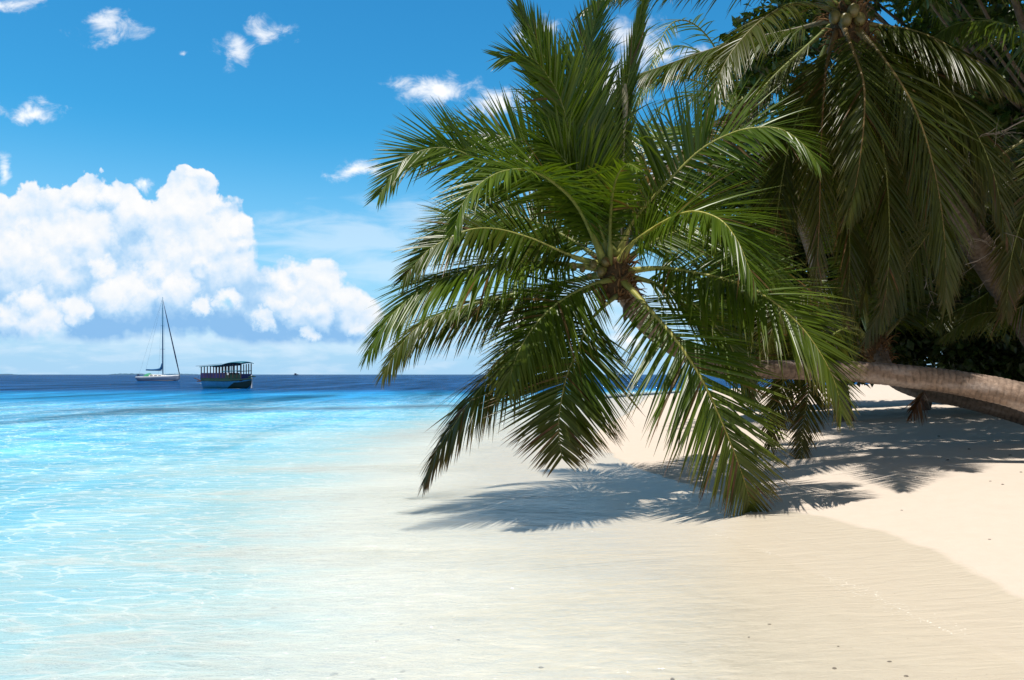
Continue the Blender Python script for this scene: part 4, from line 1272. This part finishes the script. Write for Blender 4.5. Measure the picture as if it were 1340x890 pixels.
def fragment(x, y, size, seed, flat=0.45, ring=False):
    g = np.random.default_rng(seed)
    z = ground_z(x, y)
    if ring:
        a = np.linspace(0.4, 2 * np.pi - 0.5, 16)
        P = np.stack([x + np.cos(a) * size, y + np.sin(a) * size * 0.8, np.full(16, z + size * 0.15)], 1)
        V, Fc = tube(P, size * 0.28 * (0.6 + 0.5 * np.sin(np.linspace(0, np.pi, 16))), 7)
    else:
        nu, nv = 9, 6
        V, Fc = [], []
        rot = g.uniform(0, np.pi)
        st = g.uniform(0.8, 1.9)
        for j in range(nv + 1):
            ph = np.pi * j / nv
            for i in range(nu):
                th = 2 * np.pi * i / nu
                v = np.array([math.sin(ph) * math.cos(th) * st, math.sin(ph) * math.sin(th), math.cos(ph) * flat])
                v *= 1 + 0.35 * mnoise.noise(Vector(v * 2 + seed))
                q = [v[0] * math.cos(rot) - v[1] * math.sin(rot), v[0] * math.sin(rot) + v[1] * math.cos(rot), v[2]]
                V.append(np.array(q) * size + [x, y, z + size * flat * 0.35])
        for j in range(nv):
            for i in range(nu):
                Fc.append((j * nu + i, j * nu + (i + 1) % nu, (j + 1) * nu + (i + 1) % nu, (j + 1) * nu + i))
    return link_mesh('coral_fragment', np.array(V), Fc, CORAL)


def ground_at(pxx, pyy):
    z = 0.0
    for _ in range(12):
        Y = F * (CAMZ - z) / (pyy - HY)
        X = (pxx - CX) / F * Y
        z = ground_z(X, Y)
    return X, Y


bits = [(287, 789, .022), (176, 797, .02), (350, 876, .024), (437, 883, .03), (494, 839, .028), (391, 775, .016), (302, 774, .018), (148, 762, .016), (428, 742, .016),
        (395, 751, .013), (525, 817, .02), (459, 810, .014), (472, 822, .014), (487, 890, .03), (254, 763, .018), (267, 773, .014), (316, 824, .018), (527, 879, .022), (600, 838, .02),
        (1007, 817, .012), (980, 834, .012), (1092, 875, .02), (1097, 846, .012), (1164, 866, .014), (1186, 885, .016), (708, 874, .02), (880, 889, .02), (1200, 625, .025), (1296, 630, .025), (1312, 634, .022), (1336, 618, .025), (1268, 588, .04), (1305, 577, .05), (1322, 596, .04), (1240, 602, .035), (1150, 585, .04), (1110, 596, .03), (1228, 571, .05), (1180, 668, .02), (1295, 706, .014)]
for k, (x, y, sz) in enumerate(bits):
    X, Yq = ground_at(x, y)
    o = fragment(X, Yq, sz * 0.62, 900 + k)
    tag(o, 'small grey bit of coral rubble lying on the pale sand', 'coral', 'coral rubble on the sand')
X, Yq = ground_at(359, 796)
tag(fragment(X, Yq, 0.022, 950, ring=True), 'small broken ring-shaped shell under the clear shallow water', 'shell').name = 'broken_shell'


# swash edges: two thin broken lines of froth on the wet sand
FROTH = simple_mat('froth', (0.80, 0.76, 0.68), 0.9, 0.1, 0.08, 30)


def froth(line, name, seed, gaps):
    g = np.random.default_rng(seed)
    P, ln = catmull([np.array([*ground_at(a, c), 0]) for a, c in line], int(520))
    M = Mesh()
    ico = np.array([(math.cos(a) * math.cos(e), math.sin(a) * math.cos(e), math.sin(e)) for e in (0, 0.7) for a in np.linspace(0, 2 * np.pi, 6, endpoint=False)] + [(0, 0, 1)])
    fc = [(k, (k + 1) % 6, 6 + (k + 1) % 6, 6 + k) for k in range(6)] + [(6 + k, 6 + (k + 1) % 6, 12) for k in range(6)]
    for p in P:
        dens = mnoise.fractal(Vector((p[0] * 1.2, p[1] * 1.2, seed)), 1, 2, 4)
        k = int(np.clip(1 + 4 * (dens + gaps), 0, 2))
        for _ in range(k):
            q = p + np.array([g.normal(0, 0.030), g.normal(0, 0.030), 0]) * (1 + 2 * max(0, dens))
            r = abs(g.normal(0.0014, 0.0010)) + 0.0008
            q[2] = max(ground_z(q[0], q[1]), 0.0) + 0.001
            M.add(ico * np.array([r * g.uniform(1, 2.2), r, r * 0.6]) + q, fc)
    o = M.build(name, FROTH, None, True)
    o['kind'] = 'stuff'
    return o


froth([(935, 700), (985, 716), (1040, 735), (1075, 752), (1130, 775), (1190, 800), (1255, 830), (1312, 848), (1350, 858)], 'foam', 1, 0.0)


# ------------------------------------------------------------------ sky
SUN_EL = math.radians(71)
sun_dir = np.array([-0.19, -0.21, 1.0])
sun_dir /= np.linalg.norm(sun_dir)
SUN_EL = math.asin(sun_dir[2])


def build_world():
    w = bpy.data.worlds.new('World')
    S.world = w
    w.use_nodes = True
    nt = w.node_tree
    nt.nodes.clear()
    b = NB(nt)
    out = b.n('ShaderNodeOutputWorld')
    bg = b.n('ShaderNodeBackground')
    bg.inputs['Strength'].default_value = 0.1
    sky = b.n('ShaderNodeTexSky', sky_type='NISHITA')
    sky.sun_disc = False
    sky.sun_elevation = SUN_EL
    sky.sun_rotation = math.atan2(sun_dir[0], sun_dir[1])
    sky.air_density = 1.0
    sky.dust_density = 0.35
    sky.ozone_density = 2.2
    d = b.n('ShaderNodeTexCoord').outputs['Generated']
    sx = b.n('ShaderNodeSeparateXYZ')
    b.link(d, sx.inputs[0])
    y = b.math('MAXIMUM', sx.outputs[1], 0.03)
    U = b.math('ADD', b.math('MULTIPLY', b.math('DIVIDE', sx.outputs[0], y), 10.42), 6.7)
    Vv = b.math('SUBTRACT', 4.9, b.math('MULTIPLY', b.math('DIVIDE', sx.outputs[2], y), 10.42))
    ahead = b.smooth(sx.outputs[1], 0.05, 0.2)
    cb = b.n('ShaderNodeCombineXYZ')
    b.link(U, cb.inputs[0])
    b.link(Vv, cb.inputs[1])
    p = cb.outputs[0]

    def field(blobs, q):
        acc = None
        for cx, cy, rx, ry in blobs:
            v = b.vmath('MULTIPLY', b.vmath('SUBTRACT', q, (cx / 100, cy / 100, 0)), (100 / rx, 100 / ry, 0))
            f = b.math('SUBTRACT', 1.0, b.vmath('LENGTH', v))
            acc = f if acc is None else b.math('MAXIMUM', acc, f)
        return acc

    # cumulus bank
    heap = [(40, 335, 130, 100), (115, 310, 90, 85), (165, 325, 78, 85), (60, 290, 60, 50), (115, 268, 46, 42), (158, 272, 42, 38), (245, 292, 58, 78), (252, 258, 36, 44), (285, 305, 48, 58),
            (300, 345, 46, 62), (215, 380, 115, 66), (120, 395, 120, 60), (10, 400, 120, 60), (388, 388, 52, 54), (412, 378, 44, 42), (445, 408, 50, 42), (478, 416, 32, 30), (345, 418, 80, 42), (336, 392, 46, 48), (430, 432, 80, 26), (-60, 330, 110, 100)]
    tops = [(66, 250, 34), (22, 264, 34), (102, 250, 30), (146, 252, 32), (177, 276, 26), (26, 286, 30), (247, 242, 26), (260, 234, 26), (238, 282, 34), (274, 272, 30), (305, 302, 26), (318, 312, 22), (283, 318, 30),
            (199, 350, 24), (230, 332, 30), (256, 345, 28), (230, 380, 32), (262, 400, 26), (300, 388, 28), (172, 386, 24), (146, 394, 24), (93, 408, 38), (55, 426, 30), (40, 394, 26), (66, 348, 30), (137, 354, 24), (110, 306, 32),
            (75, 314, 30), (8, 324, 28), (22, 306, 28), (393, 352, 28), (370, 372, 26), (420, 372, 28), (376, 402, 26), (442, 394, 30), (415, 414, 28), (477, 404, 28), (468, 428, 26), (349, 420, 18), (398, 436, 24), (18, 425, 22)]

    rr = random.Random(5)
    tops = [(x_ + rr.uniform(-8, 8), y_ + rr.uniform(-6, 6), r_ * k_ * 1.1, r_ * k_) for x_, y_, r_ in tops for k_ in (rr.choice((0.6, 0.85, 1.0, 1.3, 1.7)),)]

    def relief(q):
        v = b.voro(q, 2.4, 'SMOOTH_F1', 3.0, '2D', 0.6)
        n_ = b.noise(q, 1.7, 10, 0.60, 0.15, '2D')
        n2 = b.noise(q, 6.5, 6, 0.6, 0.1, '2D')
        return b.math('ADD', b.math('SUBTRACT', b.math('MULTIPLY', n_, 1.0), b.math('MULTIPLY', v, 0.55)), b.math('MULTIPLY', n2, 0.30))
    warp = b.n('ShaderNodeTexNoise', noise_dimensions='2D')
    b.link(p, warp.inputs['Vector'])
    warp.inputs['Scale'].default_value = 1.6
    warp.inputs['Detail'].default_value = 5
    wv = b.vmath('SUBTRACT', warp.outputs['Color'], (0.5, 0.5, 0.5))
    ws = b.vmath('SCALE', wv)
    b.put(ws.node.inputs['Scale'], 0.35)
    q = b.vmath('ADD', p, ws)
    fld = field(heap, q)
    r0 = relief(p)
    r1 = relief(b.vmath('ADD', p, (0.03, -0.11, 0)))
    dens = b.math('ADD', b.math('MULTIPLY', fld, 2.5), b.math('MULTIPLY', b.math('SUBTRACT', r0, 0.37), 1.15))
    soft = b.lin(Vv, 2.2, 4.6, 0.11, 0.60)
    alpha = b.math('DIVIDE', dens, soft, clamp=True)
    alpha = b.math('MULTIPLY', alpha, b.smooth(b.math('ADD', Vv, b.math('MULTIPLY', b.math('SUBTRACT', r0, 0.37), 0.3)), 4.36, 4.56, 1.0, 0.0))
    slope = b.math('SUBTRACT', r0, r1)
    w2 = b.n('ShaderNodeTexNoise', noise_dimensions='2D')
    b.link(p, w2.inputs['Vector'])
    w2.inputs['Scale'].default_value = 3.2
    w2.inputs['Detail'].default_value = 7
    w2.inputs['Roughness'].default_value = 0.62
    w2s = b.vmath('SCALE', b.vmath('SUBTRACT', w2.outputs['Color'], (0.5, 0.5, 0.5)))
    b.put(w2s.node.inputs['Scale'], 0.40)
    qt = b.vmath('ADD', b.vmath('ADD', p, w2s), (0, 0.0, 0))
    puff = field(tops, qt)
    above = field(tops, b.vmath('ADD', qt, (0.03, -0.13, 0)))
    dif = b.math('MAXIMUM', b.math('MINIMUM', b.math('SUBTRACT', puff, above), 0.45), -0.45)
    lit = b.math('ADD', 0.41, b.math('MULTIPLY', b.smooth(puff, -0.30, 0.5), 0.33))
    lit = b.math('ADD', lit, b.math('MULTIPLY', dif, 0.42))
    lit = b.math('ADD', lit, b.math('MULTIPLY', slope, 0.55))
    base_ = b.smooth(b.math('ADD', Vv, b.math('MULTIPLY', b.math('SUBTRACT', r0, 0.37), 0.5)), 3.6, 4.5, 0.0, 0.55)
    lit = b.math('SUBTRACT', lit, b.math('MULTIPLY', base_, b.smooth(puff, 0.0, 0.5, 1.0, 0.45)))
    lit = b.math('ADD', lit, 0.0, clamp=True)
    cc = b.ramp(lit, [(0.0, (2.5, 4.9, 8.0)), (0.30, (4.2, 6.4, 8.8)), (0.55, (6.5, 7.8, 9.2)), (0.80, (8.4, 8.75, 9.15)), (1.0, (9.2, 9.2, 9.2))])

    # small drifting puffs
    puffs = [(145, 34, 46, 20), (312, 60, 28, 24), (350, 42, 40, 17), (35, 148, 48, 16), (15, 4, 52, 13), (465, 222, 48, 17), (570, 118, 66, 22), (655, 135, 42, 30), (700, 40, 26, 22), (835, 62, 60, 48), (800, 110, 50, 50),
             (905, 72, 30, 18), (640, 180, 30, 14), (2, 225, 12, 18), (690, 425, 46, 24), (820, 445, 34, 18), (238, 74, 8, 5), (188, 240, 16, 12), (735, 250, 60, 30), (870, 220, 40, 50)]
    f2 = field(puffs, q)
    np_ = b.noise(b.mapping(p, (1, 1.5, 1), (0, 0, math.radians(-14))), 2.6, 9, 0.63, 0.3, '2D')
    d2 = b.math('ADD', b.math('MULTIPLY', f2, 1.25), b.math('MULTIPLY', b.math('SUBTRACT', np_, 0.55), 2.6))
    a2 = b.smooth(d2, -0.15, 1.25)
    a2 = b.math('MULTIPLY', a2, b.lin(Vv, 0.5, 1.4, 0.80, 0.97))
    c2_ = b.ramp(b.math('ADD', np_, b.math('MULTIPLY', f2, 0.3)), [(0.3, (6.2, 7.6, 9.2)), (0.65, (9.6, 9.8, 10.1)), (1.0, (10.3, 10.3, 10.3))])

    # thin veils
    veil = field([(450, 315, 170, 46), (560, 290, 120, 40), (520, 350, 180, 30), (640, 330, 120, 60), (320, 440, 460, 34), (780, 400, 300, 60)], q)
    vn = b.noise(b.mapping(p, (0.55, 2.6, 1), (0, 0, math.radians(-9))), 1.5, 8, 0.6, 0.5, '2D')
    av = b.math('MULTIPLY', b.smooth(b.math('ADD', veil, b.math('MULTIPLY', b.math('SUBTRACT', vn, 0.5), 1.6)), 0.0, 0.9), 0.48)
    # low far cloud line over the horizon
    lown = b.noise(b.mapping(p, (0.5, 2.2, 1)), 2.3, 8, 0.6, 0.2, '2D')
    al = b.math('MULTIPLY', b.smooth(lown, 0.46, 0.72), b.math('MULTIPLY', b.smooth(Vv, 3.9, 4.55), 0.42))

    # clear sky: a deep clean blue, paler towards the horizon
    hs = b.n('ShaderNodeHueSaturation')
    hs.inputs['Saturation'].default_value = 1.25
    hs.inputs['Value'].default_value = 1.0
    b.link(sky.outputs[0], hs.inputs['Color'])
    clear = b.mix(1.0, hs.outputs[0], (0.50, 1.50, 1.55), 'MULTIPLY')
    hz = b.smooth(sx.outputs[2], 0.0, 0.30, 1.0, 0.0)
    clear = b.mix(b.math('MULTIPLY', hz, 0.92), clear, (4.0, 6.2, 8.8))
    c = b.mix(b.math('MULTIPLY', al, ahead), clear, (6.6, 8.0, 9.3))
    c = b.mix(b.math('MULTIPLY', av, ahead), c, (7.4, 8.6, 9.6))
    c = b.mix(b.math('MULTIPLY', alpha, ahead), c, cc)
    c = b.mix(b.math('MULTIPLY', a2, ahead), c, c2_)
    # unseen grey cover added overhead and behind to dim and neutralise sky light
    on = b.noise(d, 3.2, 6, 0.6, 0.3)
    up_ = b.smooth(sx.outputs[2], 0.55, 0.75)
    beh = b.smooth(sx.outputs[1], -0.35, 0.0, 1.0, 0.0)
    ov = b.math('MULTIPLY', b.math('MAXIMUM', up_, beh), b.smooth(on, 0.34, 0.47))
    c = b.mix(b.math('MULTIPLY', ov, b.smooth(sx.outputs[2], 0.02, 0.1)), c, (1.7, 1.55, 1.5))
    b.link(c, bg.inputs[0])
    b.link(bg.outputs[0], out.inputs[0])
    w.cycles.sampling_method = 'MANUAL'
    w.cycles.sample_map_resolution = 512


build_world()

sl = bpy.data.lights.new('sun', 'SUN')
sl.energy = 4.8
sl.angle = math.radians(0.53)
sl.color = (1.0, 0.955, 0.88)
so = bpy.data.objects.new('sun', sl)
COL.objects.link(so)
so.rotation_euler = Vector((0, 0, 1)).rotation_difference(Vector(sun_dir)).to_euler()
so.location = (0, 0, 30)

# ------------------------------------------------------------------ camera and view
cd = bpy.data.cameras.new('camera')
cd.sensor_width = 36
cd.lens = 36 * F / 1340
cd.shift_y = 45 / 1340
cd.clip_start = 0.05
cd.clip_end = 40000
co = bpy.data.objects.new('camera', cd)
co.location = (0, 0, CAMZ)
co.rotation_euler = (math.radians(90), 0, 0)
COL.objects.link(co)
S.camera = co

S.view_settings.view_transform = 'Standard'
S.view_settings.look = 'None'
S.view_settings.exposure = 0.12
S.view_settings.gamma = 1.0
S.view_settings.use_curve_mapping = False
S.cycles.use_denoising = True
S.cycles.max_bounces = 8
S.cycles.diffuse_bounces = 4
S.cycles.glossy_bounces = 3
S.cycles.transmission_bounces = 4
S.cycles.transparent_max_bounces = 8
S.cycles.caustics_reflective = False
S.cycles.caustics_refractive = False
